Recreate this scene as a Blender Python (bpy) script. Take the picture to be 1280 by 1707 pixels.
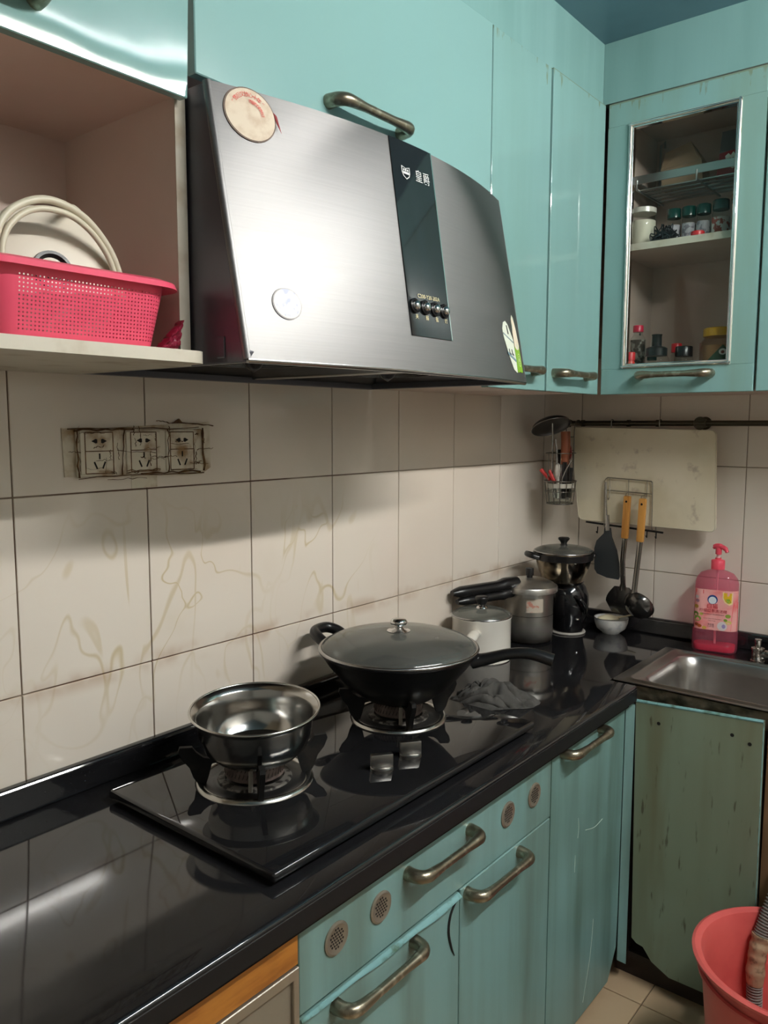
import bpy, bmesh, math, random
from mathutils import Vector, Matrix, noise
random.seed(7)
PI = math.pi
for o in list(bpy.data.objects): bpy.data.objects.remove(o)
SC = bpy.context.scene
COL = SC.collection

# ------------------------------------------------------------------ camera
cam_d = bpy.data.cameras.new('camera'); cam = bpy.data.objects.new('camera', cam_d); COL.objects.link(cam)
cam.location = (-2.43103, -1.28005, 1.43443)
_a, _b, _c = 0.890112, -0.108171, 0.001886
_f = Vector((math.sin(_a)*math.cos(_b), math.cos(_a)*math.cos(_b), math.sin(_b)))
_r = Vector((math.cos(_a), -math.sin(_a), 0)); _u = _r.cross(_f)
_r, _u = math.cos(_c)*_r + math.sin(_c)*_u, math.cos(_c)*_u - math.sin(_c)*_r
cam.rotation_euler = Matrix((_r, _u, -_f)).transposed().to_euler()
cam_d.sensor_fit = 'HORIZONTAL'; cam_d.sensor_width = 36; cam_d.lens = 36*1336.117/1280
cam_d.clip_start = 0.02
SC.camera = cam
# ------------------------------------------------------------------ light and exposure
LAMP = dict(x0=-1.78, x1=-0.56, y=-1.74, z=2.385, strength=185.0)
SC.view_settings.view_transform = 'Standard'; SC.view_settings.look = 'None'
SC.view_settings.gamma = 1; SC.view_settings.use_curve_mapping = False
SC.view_settings.exposure = 0.52
w = bpy.data.worlds.new('world'); SC.world = w; w.use_nodes = True
w.node_tree.nodes['Background'].inputs[0].default_value = (.8, .85, .9, 1)
w.node_tree.nodes['Background'].inputs[1].default_value = 0.0

# ------------------------------------------------------------------ helpers: materials
def S(r, g, b):
    f = lambda c: (c/255/12.92) if c <= 10 else ((c/255+.055)/1.055)**2.4
    return (f(r), f(g), f(b), 1)
class N:
    def __init__(s, name):
        s.m = bpy.data.materials.new(name); s.m.use_nodes = True
        s.t = s.m.node_tree; s.t.nodes.clear()
        s.out = s.n('ShaderNodeOutputMaterial')
    def n(s, ty, **k):
        x = s.t.nodes.new(ty)
        for a, b in k.items(): setattr(x, a, b)
        return x
    def l(s, a, b): s.t.links.new(a, b)
    def val(s, node, i, v):
        if hasattr(v, 'is_linked') or hasattr(v, 'links'): s.l(v, node.inputs[i])
        else: node.inputs[i].default_value = v
    def pos(s, stretch=(1, 1, 1)):
        g = s.n('ShaderNodeNewGeometry'); m = s.n('ShaderNodeMapping'); m.inputs['Scale'].default_value = stretch
        s.l(g.outputs['Position'], m.inputs['Vector']); return m.outputs[0]
    def xyz(s):
        g = s.n('ShaderNodeNewGeometry'); x = s.n('ShaderNodeSeparateXYZ'); s.l(g.outputs['Position'], x.inputs[0]); return x.outputs
    def noise(s, scale, detail=3, stretch=(1, 1, 1), dist=0, rough=.5):
        x = s.n('ShaderNodeTexNoise'); x.inputs['Scale'].default_value = scale; x.inputs['Detail'].default_value = detail
        x.inputs['Distortion'].default_value = dist; x.inputs['Roughness'].default_value = rough
        s.l(s.pos(stretch), x.inputs['Vector']); return x.outputs['Fac']
    def math(s, op, a, b=0, c=0):
        x = s.n('ShaderNodeMath', operation=op); s.val(x, 0, a); s.val(x, 1, b); s.val(x, 2, c); return x.outputs[0]
    def ramp(s, f, lo, hi):
        x = s.n('ShaderNodeMapRange', interpolation_type='SMOOTHSTEP'); s.val(x, 0, f); s.val(x, 1, lo); s.val(x, 2, hi); return x.outputs[0]
    def mix(s, f, a, b):
        x = s.n('ShaderNodeMix', data_type='RGBA'); s.val(x, 0, f); s.val(x, 6, a); s.val(x, 7, b); return x.outputs[2]
    def schlick(s, f0=.04):
        w_ = s.n('ShaderNodeLayerWeight'); w_.inputs[0].default_value = .5
        return s.math('MULTIPLY_ADD', s.math('POWER', w_.outputs['Facing'], 5), 1-f0, f0)
    def bsdf(s, col, rough=.5, metal=0, **k):
        p = s.n('ShaderNodeBsdfPrincipled'); s.val(p, 'Base Color', col); s.val(p, 'Roughness', rough); s.val(p, 'Metallic', metal)
        for a, b in k.items(): s.val(p, a.replace('_', ' '), b)
        s.p = p; return p
    def bump(s, h, strength=.2, dist=.002):
        b = s.n('ShaderNodeBump'); b.inputs['Strength'].default_value = strength; b.inputs['Distance'].default_value = dist
        s.l(h, b.inputs['Height']); s.l(b.outputs[0], s.p.inputs['Normal'])
    def done(s, sh=None):
        s.l((sh or s.p).outputs[0], s.out.inputs[0]); return s.m
MATS = {}
def mat(name, col, rough=.5, metal=0, var=None, bump=None, rvar=None, **k):
    """var=(scale, colour2, lo, hi, stretch), bump=(scale, strength, stretch)"""
    if name in MATS: return MATS[name]
    x = N(name); c = col
    if var: c = x.mix(x.ramp(x.noise(var[0], 4, var[4] if len(var) > 4 else (1, 1, 1)), var[2], var[3]), col, var[1])
    r = rough
    if rvar: r = x.math('MULTIPLY_ADD', x.noise(rvar[0], 3, rvar[2] if len(rvar) > 2 else (1, 1, 1)), rvar[1], rough-rvar[1]/2)
    x.bsdf(c, r, metal, **k)
    if bump: x.bump(x.noise(bump[0], 3, bump[2] if len(bump) > 2 else (1, 1, 1)), bump[1])
    MATS[name] = x.done(); return MATS[name]

def teal_mat(name, base, dirt, dirt_amt, rough, streak=(14, 14, 1.2), warp=.0, drip_top=None, specks=False, coat=0.0):
    x = N(name)
    n1 = x.noise(1.0, 5, streak)
    c = x.mix(x.math('MULTIPLY', x.ramp(n1, .35, .75), dirt_amt), base, dirt)
    n3 = x.noise(2.2, 3)
    c = x.mix(x.math('MULTIPLY', x.ramp(n3, .4, .7), dirt_amt*.5), c, dirt)
    if specks:
        n2 = x.noise(1.0, 3, (60, 60, 11)); c = x.mix(x.math('MULTIPLY', x.ramp(n2, .63, .72), .75), c, S(70, 62, 42))
        n4 = x.noise(1.0, 2, (16, 16, 2.0)); c = x.mix(x.math('MULTIPLY', x.ramp(n4, .55, .75), .55), c, S(112, 106, 78))
    if drip_top:
        z = x.xyz()[2]; n2 = x.noise(1.0, 3, (75, 75, 1.0))
        d = x.math('SUBTRACT', drip_top, z); ln = x.math('MULTIPLY', x.ramp(n2, .5, .85), .075)
        m = x.math('MULTIPLY', x.math('LESS_THAN', d, ln), x.ramp(x.noise(40, 2), .3, .6))
        m2 = x.math('LESS_THAN', d, .007)
        c = x.mix(x.math('MULTIPLY', x.math('MAXIMUM', m, m2), .55), c, S(112, 118, 82))
    x.bsdf(c, rough, 0, Coat_Weight=coat, Coat_Roughness=.03)
    if warp: x.bump(x.noise(5.0, 1), warp, .01)
    MATS[name] = x.done(); return MATS[name]

TEAL_UP = teal_mat('teal gloss laminate', S(126, 166, 164), S(114, 150, 142), .35, .04, drip_top=2.277, warp=.03)
TEAL_L = teal_mat('teal high gloss laminate', S(126, 166, 164), S(114, 150, 142), .3, .035, warp=.30)
TEAL_FLAP = teal_mat('teal satin laminate', S(126, 166, 164), S(126, 164, 160), .3, .22, warp=.02)
TEAL_FASCIA = teal_mat('teal fascia laminate', S(126, 166, 164), S(98, 138, 132), .35, .06, warp=.05)
TEAL_B = teal_mat('teal laminate with yellowing', S(126, 166, 164), S(120, 148, 132), .6, .22, drip_top=2.277)
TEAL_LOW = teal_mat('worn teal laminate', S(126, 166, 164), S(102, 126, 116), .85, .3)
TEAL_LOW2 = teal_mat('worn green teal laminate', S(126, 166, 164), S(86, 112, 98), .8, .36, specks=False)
TEAL_SINK = teal_mat('stained olive teal laminate', S(134, 150, 130), S(118, 124, 100), .9, .5, specks=True)
TEAL_EDGE = mat('torn laminate edge', S(128, 176, 178), .4, var=(40, S(90, 120, 105), .5, .7))
CARCASS = mat('cream melamine board', S(212, 194, 182), .45, var=(3, S(198, 176, 162), .4, .75))
CARCASS_IN = CARCASS
EDGE = mat('cream edge banding', S(208, 202, 186), .45, var=(15, S(176, 162, 138), .5, .75))
BRONZE = mat('worn bronze metal', S(142, 134, 116), .30, .9, var=(60, S(186, 178, 158), .5, .7), bump=(90, .2))
STEEL = mat('stainless steel', (.42, .42, .42, 1), .24, 1)
CHROME = mat('chrome', (.7, .7, .7, 1), .08, 1)
BLACKPL = mat('black plastic', (.008, .008, .009, 1), .28)
BLACKMATTE = mat('matte black cast iron', (.008, .008, .008, 1), .6, var=(30, (.02, .017, .014, 1), .5, .7), Specular_IOR_Level=.25)
WHITEPL = mat('white plastic', S(226, 222, 212), .35)
def glassy(name, tint=(1, 1, 1, 1), refl=.012, rough=.02):
    x = N(name); tr = x.n('ShaderNodeBsdfTransparent'); tr.inputs[0].default_value = tint
    g = x.n('ShaderNodeBsdfGlossy'); g.inputs['Roughness'].default_value = rough
    fr = x.schlick(refl)
    mx = x.n('ShaderNodeMixShader'); x.l(fr, mx.inputs[0]); x.l(tr.outputs[0], mx.inputs[1]); x.l(g.outputs[0], mx.inputs[2])
    MATS[name] = x.done(mx); return MATS[name]
GLASS = glassy('clear glass', (.93, .95, .94, 1))
SMOKE = glassy('smoky glass', (.30, .31, .30, 1))
# ------------------------------------------------------------------ helpers: meshes
class MB:
    def __init__(s): s.v = []; s.f = []
    def add(s, vs, fs):
        o = len(s.v); s.v += [tuple(v) for v in vs]; s.f += [tuple(i+o for i in f) for f in fs]; return s
    def box(s, x0, x1, y0, y1, z0, z1, bev=0, seg=2, M=None):
        bm = bmesh.new(); bmesh.ops.create_cube(bm, size=1)
        for v in bm.verts:
            v.co = Vector(((x0+x1)/2+v.co.x*(x1-x0), (y0+y1)/2+v.co.y*(y1-y0), (z0+z1)/2+v.co.z*(z1-z0)))
        if bev: bmesh.ops.bevel(bm, geom=bm.edges[:], offset=bev, segments=seg, profile=.5, affect='EDGES')
        bm.verts.index_update()
        vs = [(M @ v.co) if M else v.co.copy() for v in bm.verts]; fs = [[v.index for v in f.verts] for f in bm.faces]
        bm.free(); return s.add(vs, fs)
    def prism(s, pts, vec):
        n = len(pts); vec = Vector(vec); p = [Vector(q) for q in pts]
        return s.add(p+[q+vec for q in p], [tuple(range(n))[::-1], tuple(range(n, 2*n))]+[(i, (i+1) % n, n+(i+1) % n, n+i) for i in range(n)])
    def lathe(s, prof, c, seg=40, M=None, closed=False):
        """prof: list of (r, z)"""
        vs, fs, rows = [], [], []
        for r, z in prof:
            if r < 1e-6: rows.append([len(vs)]); vs.append(Vector((0, 0, z)))
            else:
                rows.append(list(range(len(vs), len(vs)+seg)))
                vs += [Vector((r*math.cos(2*PI*i/seg), r*math.sin(2*PI*i/seg), z)) for i in range(seg)]
        R = list(zip(rows, rows[1:]+rows[:1])) if closed else list(zip(rows, rows[1:]))
        for a, b in R:
            for i in range(seg):
                j = (i+1) % seg
                if len(a) == 1 and len(b) == 1: continue
                if len(a) == 1: fs.append((a[0], b[i], b[j]))
                elif len(b) == 1: fs.append((a[i], b[0], a[j]))
                else: fs.append((a[i], b[i], b[j], a[j]))
        c = Vector(c); vs = [((M @ v) if M else v)+c for v in vs]
        return s.add(vs, fs)
    def cyl(s, p0, p1, r0, r1=None, seg=20):
        return s.tube([p0, p1], [r0, r0 if r1 is None else r1], seg)
    def tube(s, path, r, seg=10, closed=False, flat=None):
        path = [Vector(p) for p in path]; n = len(path)
        rs = r if isinstance(r, (list, tuple)) else [r]*n
        t0 = (path[1]-path[0]).normalized(); up = Vector((0, 0, 1)) if abs(t0.z) < .9 else Vector((1, 0, 0))
        nrm = t0.cross(up).normalized(); vs, fs = [], []
        for i in range(n):
            a = path[(i-1) % n] if (i > 0 or closed) else path[i]; b = path[(i+1) % n] if (i < n-1 or closed) else path[i]
            t = (b-a).normalized(); nrm = (nrm-t*nrm.dot(t)).normalized(); bi = t.cross(nrm)
            for k in range(seg):
                an = 2*PI*k/seg; vs.append(path[i]+nrm*math.cos(an)*rs[i]+bi*math.sin(an)*rs[i]*(flat or 1))
        for i in range(n if closed else n-1):
            j = (i+1) % n
            for k in range(seg):
                l = (k+1) % seg; fs.append((i*seg+k, i*seg+l, j*seg+l, j*seg+k))
        if not closed: fs += [tuple(range(seg))[::-1], tuple(range((n-1)*seg, n*seg))]
        return s.add(vs, fs)
    def grid(s, fn, nu, nv):
        vs = [fn(i/nu, j/nv) for j in range(nv+1) for i in range(nu+1)]
        return s.add(vs, [(j*(nu+1)+i, j*(nu+1)+i+1, (j+1)*(nu+1)+i+1, (j+1)*(nu+1)+i) for j in range(nv) for i in range(nu)])
    def slab(s, fn, nu, nv, off):
        """grid with thickness: off(point)-> back point"""
        vs = [Vector(fn(i/nu, j/nv)) for j in range(nv+1) for i in range(nu+1)]; n = len(vs)
        bk = [Vector(off(v)) for v in vs]; W = nu+1
        fs = [(j*W+i, j*W+i+1, (j+1)*W+i+1, (j+1)*W+i) for j in range(nv) for i in range(nu)]
        fs += [tuple(q+n for q in f[::-1]) for f in fs]
        rim = [i for i in range(nu)]+[j*W+nu for j in range(nv)]+[nv*W+i for i in range(nu, 0, -1)]+[j*W for j in range(nv, 0, -1)]
        m = len(rim); fs += [(rim[i], n+rim[i], n+rim[(i+1) % m], rim[(i+1) % m]) for i in range(m)]
        return s.add(vs+bk, fs)
    def xf(s, M): s.v = [tuple(M @ Vector(v)) for v in s.v]; return s
    def build(s, name, m, parent=None, smooth=None, kind=None, label=None, origin=None):
        me = bpy.data.meshes.new(name)
        o = bpy.data.objects.new(name, me); COL.objects.link(o)
        org = Vector((0, 0, 0))
        if parent is not None:
            o.parent = parent; q = parent
            while q is not None: org = org+q.location; q = q.parent
        elif origin is not None: o.location = origin; org = Vector(origin)
        me.from_pydata([tuple(Vector(v)-org) for v in s.v], [], s.f)
        bm = bmesh.new(); bm.from_mesh(me); bmesh.ops.recalc_face_normals(bm, faces=bm.faces); bm.to_mesh(me); bm.free()
        me.materials.append(m)
        if smooth:
            me.polygons.foreach_set('use_smooth', [True]*len(me.polygons)); me.set_sharp_from_angle(angle=math.radians(smooth))
        if kind: o['kind'] = kind
        if label: o['label'] = label
        return o
def tag(o, label, cat, group=None):
    o['label'] = label; o['category'] = cat
    if group: o['group'] = group
    return o
def thing(name, label, cat, loc=(0, 0, 0), group=None):
    o = bpy.data.objects.new(name, None); COL.objects.link(o); o.location = loc; o.empty_display_size = .05
    return tag(o, label, cat, group)
def struct(o, label, cat):
    o['kind'] = 'structure'; return tag(o, label, cat)
def box(*a, **k): return MB().box(*a, **k)
def rot(axis, deg, about):
    return Matrix.Translation(about) @ Matrix.Rotation(math.radians(deg), 4, axis) @ Matrix.Translation(-Vector(about))
def lerp(a, b, t): return a+(b-a)*t
def smooth_path(pts, n=6):
    P = [Vector(p) for p in pts]; P = [2*P[0]-P[1]]+P+[2*P[-1]-P[-2]]; out = []
    for i in range(1, len(P)-2):
        for k in range(n):
            t = k/n; a, b, c, d = P[i-1], P[i], P[i+1], P[i+2]
            out.append(.5*((2*b)+(c-a)*t+(2*a-5*b+4*c-d)*t*t+(3*b-a-3*c+d)*t**3))
    out.append(P[-2]); return out
def rrect(w, h, r, n=5):
    pts = []
    for cx, cy, a in ((w/2-r, h/2-r, 0), (-w/2+r, h/2-r, 90), (-w/2+r, -h/2+r, 180), (w/2-r, -h/2+r, 270)):
        for k in range(n+1):
            t = math.radians(a+90*k/n); pts.append((cx+r*math.cos(t), cy+r*math.sin(t)))
    return pts
def text_mb(txt, size, fn, align='CENTER', thick=0.0):
    """flat lettering; fn maps (a, b) in metres to a 3D point"""
    cu = bpy.data.curves.new('t', 'FONT'); cu.body = txt; cu.size = size; cu.align_x = align; cu.align_y = 'CENTER'; cu.resolution_u = 2
    o = bpy.data.objects.new('t', cu); COL.objects.link(o)
    me = bpy.data.meshes.new_from_object(o); m = MB()
    m.add([fn(v.co.x, v.co.y) for v in me.vertices], [tuple(p.vertices) for p in me.polygons])
    bpy.data.objects.remove(o); bpy.data.curves.remove(cu); bpy.data.meshes.remove(me); return m
def handle(parent, a, b, out, label=None, r=.0075, h=.032, m=BRONZE):
    """bow handle: a, b on the door face, out = outward unit vector"""
    a, b, out = Vector(a), Vector(b), Vector(out); ax = (b-a).normalized(); L = (b-a).length
    pts = [a-out*.002, a+out*h*.35, a+out*h*.75+ax*.004, a+out*h+ax*.017, a+out*(h+.001)+ax*L*.3, a+out*(h+.001)+ax*L*.5]
    pts += [a+b-p+(p-a).dot(out)*out*2 for p in pts[-2::-1]]
    rad = [.0125, .0115, .0112, .0105, r, r]; rad = rad+rad[-2::-1]
    P = smooth_path(pts, 4); R = []
    for i in range(len(P)):
        t = i/4; k = min(int(t), len(rad)-2); R.append(lerp(rad[k], rad[k+1], t-k))
    return MB().tube(P, R, 12).build('handle', m, parent, 50, label=label)

# ================================================================== SETTING
TW, TH, Z1, XL, YB = .2539, .33, 1.316, -.2816, -.1342
ZC = .79      # worktop height
def tile_mat(name, stains):
    x = N(name); base = S(236, 227, 214)
    c = x.mix(x.ramp(x.noise(1.3, 3), .35, .7), base, S(228, 215, 200))
    if stains:
        px, py, pz = x.xyz()
        zone = x.math('MULTIPLY', x.ramp(px, -1.95, -1.55), x.ramp(px, -.85, -1.05))
        zone = x.math('MULTIPLY', zone, x.math('MULTIPLY', x.ramp(pz, 1.33, 1.12), x.ramp(x.noise(2.0, 2), .36, .58)))
        n = x.noise(4.2, 2, (1, 1, .75), 1.3)
        line = x.ramp(x.math('ABSOLUTE', x.math('SUBTRACT', n, .5)), .011, .0)
        n2 = x.noise(4.5, 2, (1.4, 1, .6), 1.0)
        line2 = x.ramp(x.math('ABSOLUTE', x.math('SUBTRACT', n2, .45)), .022, .004)
        lines = x.math('MAXIMUM', x.math('MULTIPLY', line, .75), x.math('MULTIPLY', line2, .5))
        patch = x.math('MULTIPLY', x.ramp(x.noise(3.5, 4), .55, .8), .4)
        amt = x.math('MULTIPLY', zone, x.math('MAXIMUM', lines, patch))
        c = x.mix(amt, c, S(200, 180, 130))
        # greasy bands hugging the joint below the hob line
        dj = x.math('ABSOLUTE', x.math('SUBTRACT', pz, Z1-TH))
        edge = x.math('MULTIPLY', x.ramp(dj, .03, .002), x.ramp(x.noise(9, 3), .42, .62))
        c = x.mix(x.math('MULTIPLY', edge, .45), c, S(178, 140, 104))
    x.bsdf(c, .09, 0, Specular_IOR_Level=.5)
    x.bump(x.noise(3, 2), .03, .004)
    MATS[name] = x.done(); return MATS[name]
TILE_A = tile_mat('glazed tile with grease veins', True); TILE_B = tile_mat('glazed tile', False)
def grout_mat():
    x = N('stained grout'); px, py, pz = x.xyz()
    t = x.math('MULTIPLY', x.ramp(px, -.5, -1.2), .9); t = x.math('MAXIMUM', t, .25)
    c = x.mix(x.math('MULTIPLY', t, x.ramp(x.noise(8, 3), .2, .55)), S(178, 166, 148), S(84, 50, 34))
    x.bsdf(c, .9); return x.done()
GROUT = grout_mat()
wa = struct(box(-3.3, .12, .003, .15, 0, 2.44).build('wall_back', GROUT), 'white tiled kitchen wall behind the hob', 'wall')
wb = struct(box(.003, .12, -2.4, .003, 0, 2.44).build('wall_right', GROUT), 'white tiled kitchen wall above the sink', 'wall')
G = .0013
xs = [XL-TW*k for k in range(10)]; xs = [0.0]+xs
rows = [(ZC-.03, Z1-TH), (Z1-TH, Z1), (Z1, Z1+TH)]
for i in range(len(xs)-1):
    for z0, z1 in rows:
        box(xs[i+1]+G, xs[i]-(G if i else 0), 0, .006, z0+G, z1-G, .0008, 1).build('tile', TILE_A, wa)
ys = [0.0, YB]+[YB-.2544*k for k in range(1, 7)]
for i in range(len(ys)-1):
    for z0, z1 in rows:
        box(0, .006, ys[i+1]+G, ys[i]-(G if i else 0), z0+G, z1-G, .0008, 1).build('tile', TILE_B, wb)
PLASTER = mat('painted plaster', S(176, 174, 168), .7)
struct(box(-3.32, -3.2, -2.4, .15, 0, 2.44).build('wall_left', PLASTER), 'plain plaster wall opposite the sink', 'wall')
struct(box(-3.3, .12, -2.5, -2.38, 0, 2.44).build('wall_front', PLASTER), 'plain plaster wall opposite the hob', 'wall')
ce = struct(box(-3.3, .12, -2.5, .15, 2.44, 2.5).build('ceiling', mat('blue grey ceiling backing', S(70, 96, 110), .5)), 'blue grey panelled kitchen ceiling', 'ceiling')
CPAN = mat('blue grey ceiling panel', S(104, 138, 156), .22, var=(2, S(92, 122, 138), .4, .7))
for k in range(10):
    box(-3.2+.32*k+.001, -3.2+.32*(k+1)-.001, -2.38, -.02, 2.432, 2.445, .002, 1).build('ceiling_panel', CPAN, ce)
fl = struct(box(-3.3, .12, -2.5, .15, -.12, -.004).build('floor', mat('floor grout', S(96, 80, 62), .9)), 'beige tiled kitchen floor', 'floor')
FT = mat('beige floor tile', S(192, 166, 134), .35, var=(6, S(168, 140, 106), .4, .75))
for i in range(-9, 3):
    for j in range(-6, 3):
        x0, y0 = -.586+.3*i, -.6135+.3*j
        if x0 < -3.2 or x0 > -.2 or y0 < -2.3 or y0 > -.1: continue
        box(x0+.0015, x0+.2985, y0+.0015, y0+.2985, -.01, 0, .001, 1).build('tile', FT, fl)
# fascia above the wall cabinets
t1 = struct(box(-3.2, -.33, -.325, -.30, 2.279, 2.432).build('trim_1', TEAL_FASCIA), 'glossy teal fascia board above the hood cabinets', 'trim')
t2 = struct(box(-.33, -.30, -2.38, -.3255, 2.279, 2.432).build('trim_2', TEAL_FASCIA), 'teal fascia board above the glass door cabinet', 'trim')

# ---- tube lamp on the ceiling
def lamp():
    L = LAMP; t = thing('tube_lamp_offscreen', 'white ceiling tube lamp lighting the kitchen', 'lamp', ((L['x0']+L['x1'])/2, L['y'], 2.432))
    x = N('lit tube'); e = x.n('ShaderNodeEmission'); e.inputs[0].default_value = (1, .975, .93, 1); e.inputs[1].default_value = L['strength']
    m = x.done(e)
    box(L['x0']-.04, L['x1']+.04, L['y']-.03, L['y']+.03, 2.405, 2.432, .004).build('housing', WHITEPL, t)
    MB().cyl((L['x0'], L['y'], L['z']), (L['x1'], L['y'], L['z']), .014, seg=14).build('tube_offscreen', m, t, 40)
    for xx in (L['x0']-.03, L['x1']+.002):
        box(xx, xx+.028, L['y']-.018, L['y']+.018, L['z']-.02, 2.41, .003).build('socket', WHITEPL, t)
lamp()

# ================================================================== WALL CABINETS, hob wall
def cab_niche():
    t = thing('wall_cabinet', 'wall cabinet with an open niche holding a pink basket under a pale teal flap', 'cabinet', (-2.1, 0, 1.52))
    box(-1.702, -1.686, -.311, -.001, 1.536, 2.275).build('side_panel', CARCASS, t)
    box(-1.703, -1.685, -.3125, -.311, 1.5365, 1.9).build('edge_band', EDGE, t)
    box(-2.6, -1.702, -.02, -.001, 1.536, 2.275).build('back_panel', CARCASS, t)
    box(-2.6, -1.702, -.31, -.02, 1.89, 1.905).build('niche_ceiling', CARCASS, t)
    box(-2.6, -2.585, -.311, -.02, 1.536, 2.275).build('side_panel', CARCASS, t)
    pts = [(-2.6, -.001, 1.519), (-2.6, -.375, 1.519)]+[(-1.725+.025*math.sin(a), -.35-.025*math.cos(a), 1.519) for a in [k*PI/12 for k in range(7)]]+[(-1.70, -.32, 1.519), (-1.6865, -.315, 1.519), (-1.6865, -.001, 1.519)]
    MB().prism(pts, (0, 0, .0165)).build('shelf_board', EDGE, t, 30)
    M = rot('X', 3.0, (0, -.335, 1.883))
    d = box(-2.6, -1.697, -.335, -.317, 1.883, 2.274, .0015, 1, M=M).build('door', TEAL_L, t, label='pale teal flap door with a wavy gloss')
    handle(d, M @ Vector((-2.12, -.335, 1.928)), M @ Vector((-1.915, -.335, 1.928)), (0, -1, .05))
cab_niche()
def cab_hood():
    t = thing('wall_cabinet', 'wide teal wall cabinet with a flap door above the range hood', 'cabinet', (-1.29, 0, 1.93))
    box(-1.682, -.904, -.315, -.001, 1.93, 2.275).build('body', CARCASS, t)
    d = box(-1.683, -.903, -.335, -.3155, 1.922, 2.273, .0015, 1).build('door', TEAL_FLAP, t)
    handle(d, (-1.412, -.335, 1.964), (-1.222, -.335, 1.964), (0, -1, 0))
cab_hood()
def cab_slim(x0, x1, yf, label, hx, top, m):
    t = thing('wall_cabinet', label, 'cabinet', ((x0+x1)/2, 0, 1.52))
    box(x0+.001, x1-.001, -.315, -.001, 1.522, 2.275).build('body', CARCASS, t)
    d = box(x0+.0015, x1-.0015, yf, -.3155, 1.518, top, .0015, 1).build('door', m, t)
    handle(d, (hx[0], yf, 1.563), (hx[1], yf, 1.563), (0, -1, 0))
cab_slim(-.901, -.637, -.335, 'narrow teal wall cabinet squeezed between the range hood and the corner cabinet', (-.88, -.70), 2.2715, TEAL_UP)
cab_slim(-.635, -.338, -.338, 'teal wall cabinet in the corner with glossy reflections beside the glass door', (-.60, -.42), 2.2735, TEAL_UP)

# ================================================================== GLASS CABINET on the sink wall
GY0, GY1 = -.343, -.737
def cab_glass():
    t = thing('wall_cabinet', 'teal wall cabinet with a glass door showing spice jars inside', 'cabinet', (0, (GY0+GY1)/2, 1.52))
    box(-.315, -.001, GY0-.013, GY0, 1.522, 2.278).build('side_panel', CARCASS_IN, t)
    box(-.315, -.001, GY1, GY1+.013, 1.522, 2.278).build('side_panel', CARCASS_IN, t)
    box(-.315, -.001, GY1+.013, GY0-.013, 2.262, 2.278).build('top_panel', CARCASS_IN, t)
    box(-.315, -.001, GY1+.013, GY0-.013, 1.522, 1.574).build('bottom_panel', CARCASS_IN, t)
    box(-.016, -.001, GY1+.013, GY0-.013, 1.54, 2.262).build('back_panel', CARCASS_IN, t)
    s = box(-.298, -.016, GY1+.013, GY0-.013, 1.899, 1.916).build('shelf', CARCASS_IN, t)
    box(-.3, -.298, GY1+.013, GY0-.013, 1.8985, 1.9165).build('edge_band', EDGE, s)
    MB().cyl((-.1, GY0-.0125, 1.70), (-.1, GY0-.015, 1.70), .004, seg=10).build('peg_hole', BLACKPL, t)
    d = MB(); oy0, oy1, oz0, oz1 = -.402, -.681, 1.586, 2.214
    d.box(-.335, -.3155, GY1+.0015, GY0-.0015, 1.518, oz0, .001, 1)
    dr = d.build('door', TEAL_B, t)
    box(-.335, -.3155, GY1+.0015, GY0-.0015, oz1, 2.274, .001, 1).build('top_rail', TEAL_B, dr)
    box(-.335, -.3155, oy0, GY0-.0015, oz0, oz1).build('stile', TEAL_B, dr)
    box(-.335, -.3155, GY1+.0015, oy1, oz0, oz1).build('stile', TEAL_B, dr)
    TR = mat('cream silver glazing bead', S(206, 204, 190), .3, .35, var=(20, S(150, 140, 112), .5, .75))
    for nm, dx, w_, m in (('glazing_bead', .004, .008, TR), ('inner_bead', .0, .004, CHROME)):
        e = 0 if nm == 'glazing_bead' else .008
        a0, a1, b0, b1 = oy0-e, oy1+e, oz0+e, oz1-e
        f = MB()
        for y0, y1, z0, z1 in ((a1, a0, b0, b0+w_), (a1, a0, b1-w_, b1), (a0-w_, a0, b0+w_, b1-w_), (a1, a1+w_, b0+w_, b1-w_)):
            f.box(-.335-dx, -.318, y0, y1, z0, z1, .001, 1)
        bd = f.build(nm, m, dr)
        if nm == 'glazing_bead':
            for (y0, z0), (y1, z1) in (((a0-.004, b0), (a0-.004, b1)), ((a1+.004, b0), (a1+.004, b1)), ((a0, b0+.004), (a1, b0+.004)), ((a0, b1-.004), (a1, b1-.004))):
                MB().cyl((-.3388, y0, z0), (-.3388, y1, z1), .0030, seg=12).build('chrome_strip', CHROME, dr, 60)
    box(-.328, -.324, oy1+.004, oy0-.004, oz0+.004, oz1-.004).build('pane', GLASS, dr)
    handle(dr, (-.335, -.455, 1.565), (-.335, -.634, 1.565), (-1, 0, 0))
cab_glass()
def cab_next():
    t = thing('wall_cabinet', 'plain teal wall cabinet past the hinge side of the glass door', 'cabinet', (0, -1.0, 1.52))
    box(-.315, -.001, -1.25, -.741, 1.522, 2.278).build('body', CARCASS, t)
    d = box(-.335, -.3155, -1.25, -.742, 1.518, 2.274, .0015, 1).build('door', TEAL_B, t)
    handle(d, (-.335, -.95, 1.565), (-.335, -1.13, 1.565), (-1, 0, 0))
cab_next()

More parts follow.
